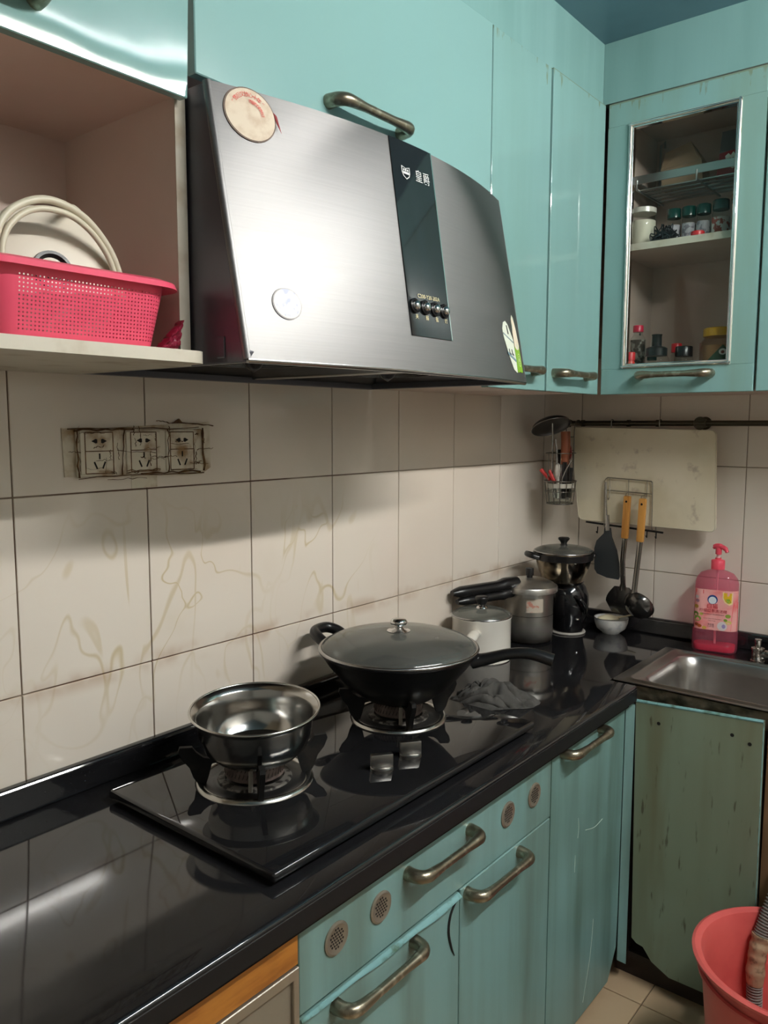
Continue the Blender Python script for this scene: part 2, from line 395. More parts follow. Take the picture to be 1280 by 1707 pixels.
# ================================================================== RANGE HOOD
HX0, HW, HZ0, HZ1 = -1.681, .77, 1.524, 1.907
def HF(s, t, off=0.0):
    b = 1-(2*s-1)**2; yb = -.435-.045*b; yt = -.36-.06*b
    return Vector((HX0+HW*s, yb+(yt-yb)*t-off, HZ0+(HZ1-HZ0)*t+off*.15))
def hood():
    t = thing('range_hood', 'stainless steel range hood with a bowed front and black control strip', 'range hood', (HX0+HW/2, 0, HZ0))
    x = N('brushed steel')
    n = x.noise(1.0, 4, (6, 6, 420)); c = x.mix(n, (.165, .163, .162, 1), (.22, .217, .214, 1))
    x.bsdf(c, x.math('MULTIPLY_ADD', n, .14, .40), 1, Anisotropic=.4); x.bump(n, .06, .0006)
    BR = x.done()
    SIDE = mat('grey painted steel', S(94, 96, 104), .34, .55)
    fr = MB().slab(lambda a, b: HF(a, b), 40, 24, lambda v: v+Vector((0, .012, 0))).build('front_panel', BR, t, 40)
    # rolled bevel strips at both sides and bottom lip
    for s_ in (0, 1):
        k = -1 if s_ == 0 else 1
        MB().tube([HF(s_, q/12)+Vector((k*-.002, .006, 0)) for q in range(13)], .0068, 10).build('edge_roll', BR, fr, 60)
    MB().tube([HF(q/24, 0)+Vector((0, .004, -.001)) for q in range(25)], .0045, 8).build('bottom_lip', STEEL, fr, 60)
    # body behind the front
    body = MB()
    def out(s): 
        f0, f1 = HF(s, 0), HF(s, 1); X = f0.x
        return [(X, f0.y+.012, HZ0+.001), (X, f1.y+.012, HZ1-.001), (X, -.002, HZ1-.001), (X, -.002, HZ0+.012)]
    ns = 20; secs = [out(i/ns) for i in range(ns+1)]; vs = [v for q in secs for v in q]; fs = []
    for i in range(ns):
        a, b = 4*i, 4*i+4
        fs += [(a, a+1, b+1, b), (a+1, a+2, b+2, b+1), (a+2, a+3, b+3, b+2)]
    body.add(vs, fs+[(0, 1, 2, 3), (4*ns+3, 4*ns+2, 4*ns+1, 4*ns)])
    body.build('body', SIDE, t)
    # underside: rim and two sloping smoke pans
    DK = mat('greasy dark steel', S(58, 60, 66), .35, .7, var=(12, S(44, 42, 40), .4, .7))
    u = MB(); xm = HX0+HW*.5
    for x0, x1 in ((HX0+.004, xm-.012), (xm+.012, HX0+HW-.004)):
        cx = (x0+x1)/2
        u.add([(x0, -.02, HZ0+.006), (x1, -.02, HZ0+.006), (x1, -.42, HZ0+.004), (x0, -.42, HZ0+.004),
               (cx-.09, -.12, HZ0+.05), (cx+.09, -.12, HZ0+.05), (cx+.09, -.32, HZ0+.05), (cx-.09, -.32, HZ0+.05)],
              [(0, 1, 5, 4), (1, 2, 6, 5), (2, 3, 7, 6), (3, 0, 4, 7), (4, 5, 6, 7)])
    u.build('smoke_pan', DK, t)
    m = MB(); m.box(xm-.012, xm+.012, -.43, -.01, HZ0+.002, HZ0+.02, .002); m.build('divider', STEEL, t)
    m = MB(); m.box(HX0+.002, HX0+HW-.002, -.022, -.002, HZ0-.004, HZ0+.012, .002); m.box(HX0+.001, HX0+.012, -.435, -.02, HZ0-.004, HZ0+.012, .002); m.box(HX0+HW-.012, HX0+HW-.001, -.435, -.02, HZ0-.004, HZ0+.012, .002)
    m.build('bottom_rim', SIDE, t)
    for cx in (HX0+HW*.26, HX0+HW*.74):
        g = MB(); 
        for k in range(5): g.lathe([(.02+.017*k, 0), (.023+.017*k, 0), (.023+.017*k, .003), (.02+.017*k, .003)], (cx, -.22, HZ0+.022-.002*k), 28, closed=True)
        for k in range(12):
            a = k*PI/6; g.tube([(cx+.02*math.cos(a), -.22+.02*math.sin(a), HZ0+.022), (cx+.092*math.cos(a), -.22+.092*math.sin(a), HZ0+.036)], .0018, 6)
        gr = g.build('fan_grille', STEEL, t, 40)
        MB().lathe([(0, -.02), (.012, -.012), (.02, .0), (.02, .012), (0, .012)], (cx, -.22, HZ0+.02), 20).build('oil_cup', DK, gr, 40)
    box(HX0-.002, HX0+.001, -.385, -.368, HZ0+.004, HZ0+.034, .0012, 1).build('side_bracket', SIDE, t)
    # control strip
    GL = mat('black control glass', (.010, .012, .014, 1), .06)
    S0, S1 = .418, .566
    cp = MB().slab(lambda a, b: HF(lerp(S0, S1, a), lerp(.150, 1.0, b), .0018), 8, 16, lambda v: v+Vector((0, .003, 0))).build('control_panel', GL, t, 30)
    MB().slab(lambda a, b: HF(lerp(S1, S1+.004, a), lerp(.150, 1.0, b), .0022), 1, 12, lambda v: v+Vector((0, .003, 0))).build('side_strip', CHROME, cp)
    PRINT = mat('silver print', S(205, 208, 206), .4); GOLD = mat('pale gold print', S(226, 214, 168), .4)
    on = lambda sc, tc: (lambda a, b: HF(sc+a/HW, tc+b/(HZ1-HZ0), .0026))
    text_mb('皇爵', .022, on(.523, .862)).build('lettering', PRINT, cp)
    sh = [(-.011, .010), (0, .007), (.011, .010), (.011, -.001), (.008, -.007), (0, -.012), (-.008, -.007), (-.011, -.001)]
    m = MB(); f = on(.462, .862); n_ = len(sh); inn = [(a*.84, b*.84) for a, b in sh]
    m.add([f(*q) for q in sh]+[f(*q) for q in inn], [(i, (i+1) % n_, n_+(i+1) % n_, n_+i) for i in range(n_)])
    m.add([f(-.008, .001), f(.008, .001), f(.008, -.003), f(-.008, -.003)], [(0, 1, 2, 3)])
    for q in (-.005, 0, .005): m.add([f(q-.0017, .002), f(q+.0017, .002), f(q+.0017, .0055), f(q-.0017, .0055)], [(0, 1, 2, 3)])
    m.build('shield_emblem', PRINT, cp)
    text_mb('C200-Y20-202A', .0095, on(.492, .325)).build('lettering', GOLD, cp)
    for k, ch in enumerate('关弱强灯'):
        s_ = .437+.0365*k; c = HF(s_, .278, .002); nrm = Vector((0, -.99, .15)).normalized(); q = nrm.to_track_quat('Z', 'Y').to_matrix().to_4x4()
        b = MB().lathe([(0, -.001), (.0125, -.001), (.0125, .003), (.0105, .0045), (.0085, .003), (.0085, .001)], c, 24, M=q).build('button', BLACKPL, cp, 40)
        MB().lathe([(.0078, 0), (.0075, .007), (.006, .0095), (0, .0105)], c, 20, M=q).build('button_cap', CHROME, b, 50)
        text_mb(ch, .0085, on(s_+.004, .232)).build('lettering', GOLD, cp)
    # stickers
    def disc(sc, tc, rx, ry, off, n=40, wob=0):
        return [HF(sc+rx*math.cos(2*PI*k/n)*(1+wob*math.sin(5*k))/HW, tc+ry*math.sin(2*PI*k/n)*(1+wob*math.sin(5*k))/(HZ1-HZ0), off) for k in range(n)]
    def ell(name, sc, tc, rx, ry, off, m_, par, wob=0, lab=None):
        pts = disc(sc, tc, rx, ry, off, 40, wob); return MB().prism(pts, (0, .0012, 0)).build(name, m_, par, label=lab)
    st = ell('sticker', .0705, .905, .0395, .0385, .0016, mat('sticker brown edge', S(96, 78, 66), .6), t, lab='round sticker with red lettering')
    ell('print_face', .0705, .905, .0375, .0365, .0022, mat('yellowed sticker paper', S(206, 192, 170), .45, var=(60, S(190, 170, 146), .4, .7)), st)
    RED = mat('faded red print', S(206, 74, 66), .5)
    def arc(txt, rad, a0, a1, size):
        n_ = len(txt)
        for i, ch in enumerate(txt):
            an = math.radians(lerp(a0, a1, i/(n_-1))); 
            def fn(a, b, an=an):
                rr = rad+b; th = an-a/rad; return HF(.0705+rr*math.cos(th)/HW, .905+rr*math.sin(th)/(HZ1-HZ0), .0028)
            text_mb(ch, size, fn).build('lettering', RED, st)
    arc('“售后又放心十年”', .0275, 150, 42, .0078); arc('质量有保障电话', .0185, 84, 8, .0060)
    MB().add([HF(.0705+.0365/HW, .905+.012/.383, .002), HF(.0705+.0405/HW, .905+.006/.383, .004), HF(.0705+.043/HW, .905-.02/.383, .006), HF(.0705+.039/HW, .905-.004/.383, .003)], [(0, 1, 2, 3)]).build('peeling_edge', mat('sticker peel', S(150, 60, 62), .5), st)
    s2 = ell('sticker', .093, .214, .024, .0225, .0014, mat('silver sticker edge', S(150, 146, 146), .4), t, lab='small round silvery sticker')
    ell('print_face', .093, .214, .0225, .021, .002, mat('silver sticker print', S(206, 204, 200), .35, var=(70, S(158, 164, 190), .5, .62)), s2)
    WST = mat('white sticker paper', S(216, 222, 206), .45); GST = mat('green sticker paper', S(128, 176, 44), .45)
    dx, dt = 1/HW, 1/(HZ1-HZ0)
    def poly(name, pts, off, m_, par): return MB().prism([HF(a, b, off) for a, b in pts], (0, .001, 0)).build(name, m_, par)
    s3 = MB().prism([HF(*q, .0014) for q in ((.925, .045), (.905, .06), (.885, .12), (.872, .17), (.858, .225), (.857, .265), (.868, .30), (.885, .31), (.90, .295), (.918, .25), (.93, .22), (.934, .12), (.932, .045))], (0, .001, 0)).build('sticker', WST, t, label='torn white and green sticker')
    poly('green_part', [(.934, .045), (.936, .19), (.944, .178), (.958, .172), (.97, .18), (.975, .19), (.978, .052), (.968, .048), (.955, .052)], .0015, GST, s3)
    poly('pink_part', [(.936, .185), (.934, .26), (.936, .33), (.945, .355), (.955, .34), (.966, .28), (.974, .195), (.968, .176), (.955, .168), (.944, .174)], .0018, mat('pinkish sticker paper', S(228, 214, 192), .45, var=(50, S(196, 205, 186), .5, .6)), s3)
    BLU = mat('blue grey print', S(112, 140, 150), .5); BLK = mat('dark print', (.01, .01, .01, 1), .5)
    poly('print_line', [(.858, .245), (.93, .205), (.93, .200), (.858, .240)], .0022, BLU, s3)
    poly('print_line', [(.872, .15), (.932, .113), (.932, .100), (.874, .135)], .0022, BLU, s3)
    poly('print_mark', [(.886, .288), (.8905, .288), (.897, .243), (.892, .243)], .0022, BLK, s3)
    for a in (.886, .905): 
        poly('print_mark', [(a, .165), (a+.003, .164), (a+.005, .135), (a+.002, .136)], .0022, BLK, s3); poly('print_mark', [(a+.003, .145), (a+.012, .140), (a+.012, .132), (a+.003, .137)], .0022, BLK, s3)
    f3 = lambda a, b: HF(.957+a*dx, .115+b*dt, .0024)
    m = MB(); n_ = 24
    for ra, rb in ((.0135, .0118), (.0085, .0072), (.004, .0)):
        vs = [f3(ra*.8*math.cos(2*PI*k/n_), ra*math.sin(2*PI*k/n_)) for k in range(n_)]+[f3(rb*.8*math.cos(2*PI*k/n_), rb*math.sin(2*PI*k/n_)) for k in range(n_)]
        m.add(vs, [(k, (k+1) % n_, n_+(k+1) % n_, n_+k) for k in range(n_)])
    m.build('print_mark', mat('pale green print', S(206, 222, 150), .5), s3)
hood()

# ================================================================== WORKTOP
GRAN = mat('polished black granite', (.012, .012, .0135, 1), .055, var=(260, (.03, .03, .034, 1), .66, .72), rvar=(7, .03), Specular_IOR_Level=.85)
def worktop():
    t = thing('worktop', 'polished black granite worktop running along both walls', 'worktop', (-1.3, -.3, .75))
    e = .006
    out = [(-2.75, 0), (-2.75, -.553), (-.555, -.553), (-.53, -.553), (-.53, -.48), (-.145, -.48), (-.145, -1.6), (0, -1.6), (0, 0)]
    bm = bmesh.new(); vs = [bm.verts.new((x, y, ZC)) for x, y in out]; bm.faces.new(vs)
    r = bmesh.ops.extrude_face_region(bm, geom=bm.faces[:]); 
    for v in r['geom']:
        if isinstance(v, bmesh.types.BMVert): v.co.z = ZC-.036
    ed = [q for q in bm.edges if abs(q.verts[0].co.y+.553) < 1e-5 and abs(q.verts[1].co.y+.553) < 1e-5]
    bmesh.ops.bevel(bm, geom=ed, offset=.007, segments=4, profile=.5, affect='EDGES')
    bm.verts.index_update(); m = MB().add([v.co.copy() for v in bm.verts], [[v.index for v in f.verts] for f in bm.faces]); bm.free()
    m.build('slab', GRAN, t, 35)
    box(-2.75, -.0005, -.021, -.0005, ZC-.001, .842, .007, 4).build('backsplash', GRAN, t)
    box(-.021, -.0005, -1.6, -.0215, ZC-.001, .842, .007, 4).build('backsplash', GRAN, t)
    box(-2.75, -.56, -.545, -.535, .743, ZC-.036).build('front_apron', mat('dark apron', (.010, .0095, .009, 1), .7, Specular_IOR_Level=.2), t)
    box(-2.75, -.534, -.5540, -.552, ZC-.0365, ZC-.0072, .0006, 1).build('front_edge', mat('matte granite edge', (.010, .010, .011, 1), .5, Specular_IOR_Level=.25), t)  # added matte strip that keeps the bucket's reflection off the slab edge
worktop()

# ================================================================== BASE CABINETS
YF = -.53
TOE = mat('dark brown kick board', S(58, 44, 36), .7, var=(8, S(36, 28, 24), .4, .7))
def base_orange():
    t = thing('base_cabinet', 'base cabinet with an orange wooden rail above a steel framed grey door', 'cabinet', (-2.1, -.3, 0))
    box(-2.6, -1.697, -.51, -.03, .08, .752).build('body', CARCASS, t)
    OR = mat('orange wood', S(188, 122, 48), .45, var=(9, S(150, 88, 30), .45, .75, (1, 1, 5)), bump=(60, .2))
    box(-2.6, -1.696, YF-.002, -.511, .688, .752).build('top_rail', OR, t)
    d = box(-2.3, -1.7, YF, -.511, .1, .684).build('door', mat('grey door panel', S(134, 124, 108), .4, var=(5, S(112, 104, 88), .4, .7)), t)
    f = MB()
    for a in ((-2.3, -1.697, .670, .686), (-2.3, -1.697, .09, .102)): f.box(a[0], a[1], YF-.006, YF+.002, a[2], a[3], .001, 1)
    for a in ((-2.306, -2.294), (-1.708, -1.697)): f.box(a[0], a[1], YF-.006, YF+.002, .1, .672, .001, 1)
    f.build('door_frame', mat('dull aluminium', S(176, 170, 158), .35, .8), d)
    handle(d, (-1.9, YF, .4), (-1.9, YF, .55), (0, -1, 0))
    box(-2.6, -1.697, -.48, -.46, 0, .08).build('kick_board', TOE, t)
base_orange()
def base_drawer():
    t = thing('base_cabinet', 'teal base cabinet under the hob with a vented drawer above two doors', 'cabinet', (-1.316, -.3, 0))
    box(-1.692, -.94, -.51, -.03, .08, .752).build('body', CARCASS, t)
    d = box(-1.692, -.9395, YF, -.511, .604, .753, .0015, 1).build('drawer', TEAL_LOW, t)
    handle(d, (-1.442, YF, .705), (-1.258, YF, .705), (0, -1, 0))
    VM = mat('tarnished vent metal', S(152, 144, 130), .4, .6)
    for vx, vz in ((-1.6153, .683), (-1.5119, .681), (-1.12, .680), (-1.0138, .680)):
        q = Matrix.Rotation(PI/2, 4, 'X')
        v = MB().lathe([(0, -.001), (.0255, -.001), (.0255, .002), (.022, .0035), (.019, .002), (0, .002)], (vx, YF, vz), 32, M=q).build('vent', VM, d, 40)
        h = MB()
        for a in range(-3, 4):
            for b in range(-3, 4):
                hx, hz = a*.0052+(b % 2)*.0026, b*.0048
                if hx*hx+hz*hz < .0155**2: h.lathe([(0, 0), (.0018, 0), (.0018, -.0004)], (vx+hx, YF-.0024, vz+hz), 6, M=q)
        h.build('vent_holes', mat('vent hole shade', (.012, .010, .008, 1), .9), v, kind='stuff')  # flat dark discs: the shade inside the holes is painted
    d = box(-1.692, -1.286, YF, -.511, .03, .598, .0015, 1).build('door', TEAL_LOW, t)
    handle(d, (-1.618, YF, .578), (-1.426, YF, .578), (0, -1, 0))
    # peeled laminate curling off the top edge of this door
    def curl(a, b):
        x = lerp(-1.690, -1.290, a); w_ = .005+.009*a+.002*math.sin(a*17)
        return Vector((x, YF-.001-.007*math.sin(b*PI*.5)*(.3+a*.7), .599-w_*b+.006*a*a*b))
    MB().slab(curl, 24, 5, lambda v: v+Vector((0, .0012, 0))).build('peeling_laminate', TEAL_EDGE, d, 40)
    MB().tube(smooth_path([(-1.294, YF-.001, .592), (-1.316, YF-.001, .57), (-1.322, YF-.001, .54), (-1.312, YF-.001, .505), (-1.302, YF-.001, .485)], 5), [.0006+.0022*math.sin(PI*min(1, .15+i/24)) for i in range(21)], 6).build('crack', mat('dark crack', (.008, .008, .008, 1), .9), d)
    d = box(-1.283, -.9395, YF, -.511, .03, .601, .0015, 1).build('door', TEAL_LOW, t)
    handle(d, (-1.263, YF, .586), (-1.072, YF, .583), (0, -1, 0))
    box(-1.692, -.94, -.48, -.46, 0, .08).build('kick_board', TOE, t)
base_drawer()
def base_door():
    t = thing('base_cabinet', 'single door teal base cabinet in the corner, with a scratched door', 'cabinet', (-.74, -.3, 0))
    box(-.937, -.55, -.51, -.03, .08, .752).build('body', CARCASS, t)
    pts = [(-.937, YF, .03), (-.60, YF, .03), (-.553, YF, .10), (-.549, YF, .225), (-.5475, YF, .753), (-.937, YF, .753)]
    d = MB().prism(pts, (0, .019, 0)).build('door', TEAL_LOW2, t)
    handle(d, (-.89, YF, .729), (-.698, YF, .727), (0, -1, 0))
    SCR = mat('pale scratch', S(190, 210, 200), .6)
    s = MB()
    for p in (((-.80, .545), (-.796, .52), (-.80, .497)), ((-.76, .50), (-.71, .487), (-.665, .49)), ((-.70, .25), (-.705, .20), (-.715, .15), (-.745, .06)), ((-.81, .46), (-.812, .42))):
        s.tube(smooth_path([(a, YF-.0001, b) for a, b in p], 4), .0007, 5)
    s.build('scratches', SCR, d)
    box(-.937, -.55, -.48, -.46, 0, .08).build('kick_board', TOE, t)
base_door()
tag(MB().prism([(-.5462, -.5315, .06), (-.5335, -.5500, .05), (-.522, -.546, .05), (-.537, -.525, .06)], (0, 0, .69)).build('filler_strip', teal_mat('grey teal filler', S(126, 166, 164), S(74, 94, 84), .7, .4), origin=(-.53, -.54, .05)), 'narrow grey teal filler strip in the inside corner beside the olive sink door', 'panel')
def base_sink():
    t = thing('sink_cabinet', 'sink cabinet with a stained olive green door and a chipped bottom corner', 'cabinet', (-.3, -.8, 0))
    xf = -.532
    pts = [(xf, -.551, .752), (xf, -.846, .768), (xf, -.852, .10), (xf, -.80, .062), (xf, -.66, .062), (xf, -.615, .085), (xf, -.592, .115), (xf, -.575, .118), (xf, -.562, .128)]
    d = MB().prism(pts, (.017, 0, 0)).build('door', TEAL_SINK, t)
    MB().tube([(xf+.002, -.552, .7525), (xf+.002, -.846, .7685)], .0042, 6).build('torn_edge', TEAL_EDGE, d)
    MB().tube([(xf+.002, -.8462, .765), (xf+.002, -.8515, .12)], .0016, 6).build('torn_edge', TEAL_EDGE, d)
    DKH = mat('painted hole shade', (.006, .005, .004, 1), .9)  # shade of a deep hole, painted as dark discs on solid faces
    for y, z in ((-.61, .708), (-.781, .722), (-.82, .71)):
        MB().lathe([(0, 0), (.0045, 0), (.004, -.001)], (xf-.0006, y, z), 10, M=Matrix.Rotation(-PI/2, 4, 'Y')).build('screw_hole', DKH, d)
    WOOD = mat('bare stained wood', S(120, 92, 62), .7, var=(10, S(80, 60, 40), .4, .7, (1, 1, .3)))
    box(-.513, -.495, -.885, -.853, .06, .755).build('stile', WOOD, t)
    box(-.513, -.05, -.548, -.535, .06, .752).build('side_panel', TOE, t)
    box(-.513, -.05, -1.5, -1.485, .06, .752).build('side_panel', TOE, t)
    box(-.05, -.035, -1.5, -.545, .06, .752).build('back_panel', TOE, t)
    box(-.513, -.05, -1.485, -.548, .06, .075).build('bottom_panel', TOE, t)
    box(-.495, -.48, -1.5, -.508, 0, .06).build('kick_board', TOE, t)
    # rough mortar packed under the sink rim
    def mort(a, b):
        y = lerp(-.54, -1.45, a); z = lerp(.738, .786, b); k = noise.noise(Vector((y*40, z*60, 3)))
        return Vector((-.516+.006*k+.012*(1-b), y, z))
    MB().slab(mort, 120, 8, lambda v: Vector((-.49, v.y, v.z))).build('mortar_ledge', mat('crumbly mortar', S(92, 82, 66), .9, var=(25, S(46, 42, 30), .4, .65), bump=(120, .5)), t, 60)
base_sink()

# ================================================================== SINK
def sink():
    t = thing('kitchen_sink', 'stainless steel sink with a raised rim set over the olive door', 'sink', (-.33, -.85, ZC))
    SS = mat('dull sink steel', (.40, .385, .37, 1), .30, 1, var=(7, (.33, .315, .30, 1), .4, .7))
    x0, x1, y0, y1 = -.520, -.142, -1.35, -.484
    # concentric rounded loops from rim outwards in
    def loop(ix, iyl, iyr, r, z):
        w_, h_ = (x1-x0-2*ix), (y1-iyl)-(y0+iyr); c = ((x0+x1)/2, ((y1-iyl)+(y0+iyr))/2)
        return [(c[0]+a, c[1]+b, z) for a, b in rrect(w_, h_, max(r, .001), 6)]
    L = [loop(0, 0, 0, .004, ZC+.001), loop(.0005, .0005, .0005, .004, ZC+.0035), loop(.010, .022, .02, .012, ZC+.0035), loop(.014, .028, .025, .014, ZC+.0075), loop(.020, .036, .03, .016, ZC+.0075), loop(.024, .042, .036, .02, ZC+.003),
         loop(.032, .060, .05, .045, ZC+.003), loop(.036, .064, .054, .05, ZC-.002), loop(.042, .07, .06, .06, ZC-.03), loop(.05, .08, .07, .06, ZC-.14), loop(.07, .10, .09, .06, ZC-.165), loop(.14, .25, .25, .05, ZC-.17)]
    m = MB(); n_ = len(L[0]); vs = [p for l in L for p in l]; fs = []
    for i in range(len(L)-1):
        for k in range(n_): fs.append((i*n_+k, i*n_+(k+1) % n_, (i+1)*n_+(k+1) % n_, (i+1)*n_+k))
    fs.append(tuple((len(L)-1)*n_+k for k in range(n_)))
    m.add(vs, fs).build('basin', SS, t, 40)
    MB().lathe([(0, 0), (.03, 0), (.034, .003), (.04, .003), (.042, 0)], (-.33, -.9, ZC-.169), 28).build('drain', CHROME, t, 40)
    fa = thing('sink_tap', 'corroded chrome tap fitting standing right behind the sink rim', 'tap', (-.135, -.73, ZC))
    CC = mat('corroded chrome', (.5, .48, .45, 1), .25, 1, var=(90, (.16, .13, .11, 1), .48, .62), bump=(200, .4))
    MB().lathe([(0, 0), (.019, 0), (.019, .006), (.015, .008), (.015, .034), (.017, .036), (.017, .040), (.008, .042), (.0075, .056), (.009, .058), (.009, .064), (0, .066)], (-.120, -.728, ZC-.001), 24).build('valve_body', CC, fa, 40)
    MB().tube(smooth_path([(-.120, -.735, ZC+.022), (-.120, -.76, ZC+.024), (-.120, -.80, ZC+.03), (-.120, -.86, ZC+.035)], 5), .013, 14).build('supply_elbow', CC, fa, 50)
    MB().lathe([(0, 0), (.02, 0), (.02, .004), (.016, .02), (.016, .08), (.012, .09), (.012, .22), (0, .22)], (-.120, -.87, ZC-.001), 24).build('tap_body', CC, fa, 40)
    MB().tube(smooth_path([(-.120, -.87, ZC+.2), (-.135, -.87, ZC+.26), (-.2, -.88, ZC+.28), (-.27, -.89, ZC+.25), (-.28, -.89, ZC+.21)], 6), .010, 14).build('spout', CC, fa, 50)
sink()

# ================================================================== HOB
HB = .812
def hob():
    t = thing('gas_hob', 'two burner gas hob with a black glass top set on the worktop', 'hob', (-1.33, -.29, ZC))
    GLT = mat('black hob glass', (.010, .010, .011, 1), .03, var=(3, (.014, .014, .015, 1), .4, .7))
    box(-1.707, -.955, -.498, -.085, HB-.016, HB, .006, 3).build('glass_top', GLT, t, 40)
    box(-1.69, -.972, -.482, -.10, ZC-.001, HB-.015).build('base_tray', BLACKPL, t)
    CAP = mat('rusty burner cap', S(112, 98, 92), .6, .2, var=(30, S(78, 66, 62), .4, .7))
    GRAY = mat('burner casting', S(110, 106, 100), .6, .5, var=(60, (.02, .018, .016, 1), .42, .55))
    for bi, (cx, cy) in enumerate(((-1.517, -.247), (-1.115, -.255))):
        ring = MB().lathe([(.088, HB-.001), (.090, HB+.004), (.096, HB+.0065), (.102, HB+.004), (.104, HB-.001)], (cx, cy, 0), 56, closed=True).build('drip_ring', mat('ring steel', (.5, .49, .46, 1), .22, 1), t, 60)
        MB().lathe([(.090, HB+.003), (.075, HB+.0005), (.072, HB+.003), (.05, HB+.002), (0, HB+.002)], (cx, cy, 0), 48).build('drip_pan', BLACKMATTE if bi else mat('sooty pan', (.012, .012, .012, 1), .35), ring, 50)
        MB().lathe([(.066, HB+.002), (.064, HB+.006), (.052, HB+.008), (.05, HB+.003)], (cx, cy, 0), 40).build('burner_base', GRAY, ring, 50)
        cap = MB(); nt = 60
        prof = [(0, .010), (.047, .010), (.052, .014), (.052, .030), (.049, .037), (.034, .039), (.030, .033), (0, .033)]
        cap.lathe(prof, (cx, cy, HB), nt)
        cp = cap.build('burner_cap', CAP, t, 40)
        rib = MB()
        for k in range(44):
            a = 2*PI*k/44; c, s_ = math.cos(a), math.sin(a); c2, s2 = math.cos(a+.12), math.sin(a+.12)
            rib.tube([(cx+.0525*c, cy+.0525*s_, HB+.020), (cx+.050*c2, cy+.050*s2, HB+.037), (cx+.040*c2, cy+.040*s2, HB+.0402)], .0011, 4)
        rib.build('flame_slots', mat('slot soot', S(58, 48, 46), .7), cp, kind='stuff')
        for k in range(4):
            a = math.radians((52, 142, 232, 322)[k]+(0 if bi else 2)); c, s_ = math.cos(a), math.sin(a)
            prof = [(.098, 0), (.084, .0), (.080, .012), (.074, .034), (.0545, .036), (.0545, .0415), (.074, .0425), (.088, .046), (.100, .056), (.107, .066), (.128, .067), (.130, .060), (.124, .045), (.112, .030), (.106, .012)]
            n_ = Vector((-s_, c, 0))*.0045
            MB().prism([Vector((cx+r*c, cy+r*s_, HB+.003+z))-n_ for r, z in prof], n_*2).build('pot_support', BLACKMATTE, t, 30)
        MB().cyl((cx-.05, cy-.045, HB+.006), (cx-.047, cy-.043, HB+.042), .004, seg=10).build('igniter', mat('grey ceramic', S(150, 144, 134), .5), t)
    for kx, ky in ((-1.347, -.398), (-1.266, -.402)):
        kb = MB().lathe([(0, 0), (.021, 0), (.021, .007), (.019, .0085), (0, .0085)], (kx, ky, HB-.001), 32).build('knob', mat('satin knob metal', (.36, .35, .33, 1), .3, 1), t, 40)
        M = rot('Z', -38, (kx, ky, 0))
        box(kx-.0205, kx+.0205, ky-.006, ky+.006, HB+.006, HB+.030, .002, 2, M=M).build('grip', mat('satin knob metal', 0), kb, 40)
hob()

# ================================================================== POTS AND PANS
def basin():
    c = Vector((-1.513, -.247, .8595)); t = thing('steel_basin', 'shiny stainless steel basin sitting empty on a burner', 'basin', c)
    SB = mat('polished basin steel', (.46, .45, .43, 1), .16, 1, rvar=(30, .08, (1, 1, 6)))
    h = .082
    prof = [(0, 0), (.062, 0), (.078, .004), (.091, .018), (.099, .044), (.1015, .071), (.105, .073), (.1125, .081), (.1145, .083), (.1135, .0845), (.1105, .083), (.102, .0755), (.0998, .072), (.0973, .045), (.0893, .0195), (.077, .0058), (.062, .0018), (0, .0018)]
    ax = Vector((_r.x, _r.y, 0)).normalized(); M = Matrix.Rotation(math.radians(4.0), 4, ax)
    MB().lathe(prof, c, 72, M=M).build('bowl', SB, t, 30)
    MB().lathe([(.1125+.0022*math.cos(k*PI/4), .083+.0022*math.sin(k*PI/4)) for k in range(8)], c, 72, M=M, closed=True).build('rolled_rim', mat('rim steel', (.62, .61, .58, 1), .2, 1), t, 60)
basin()
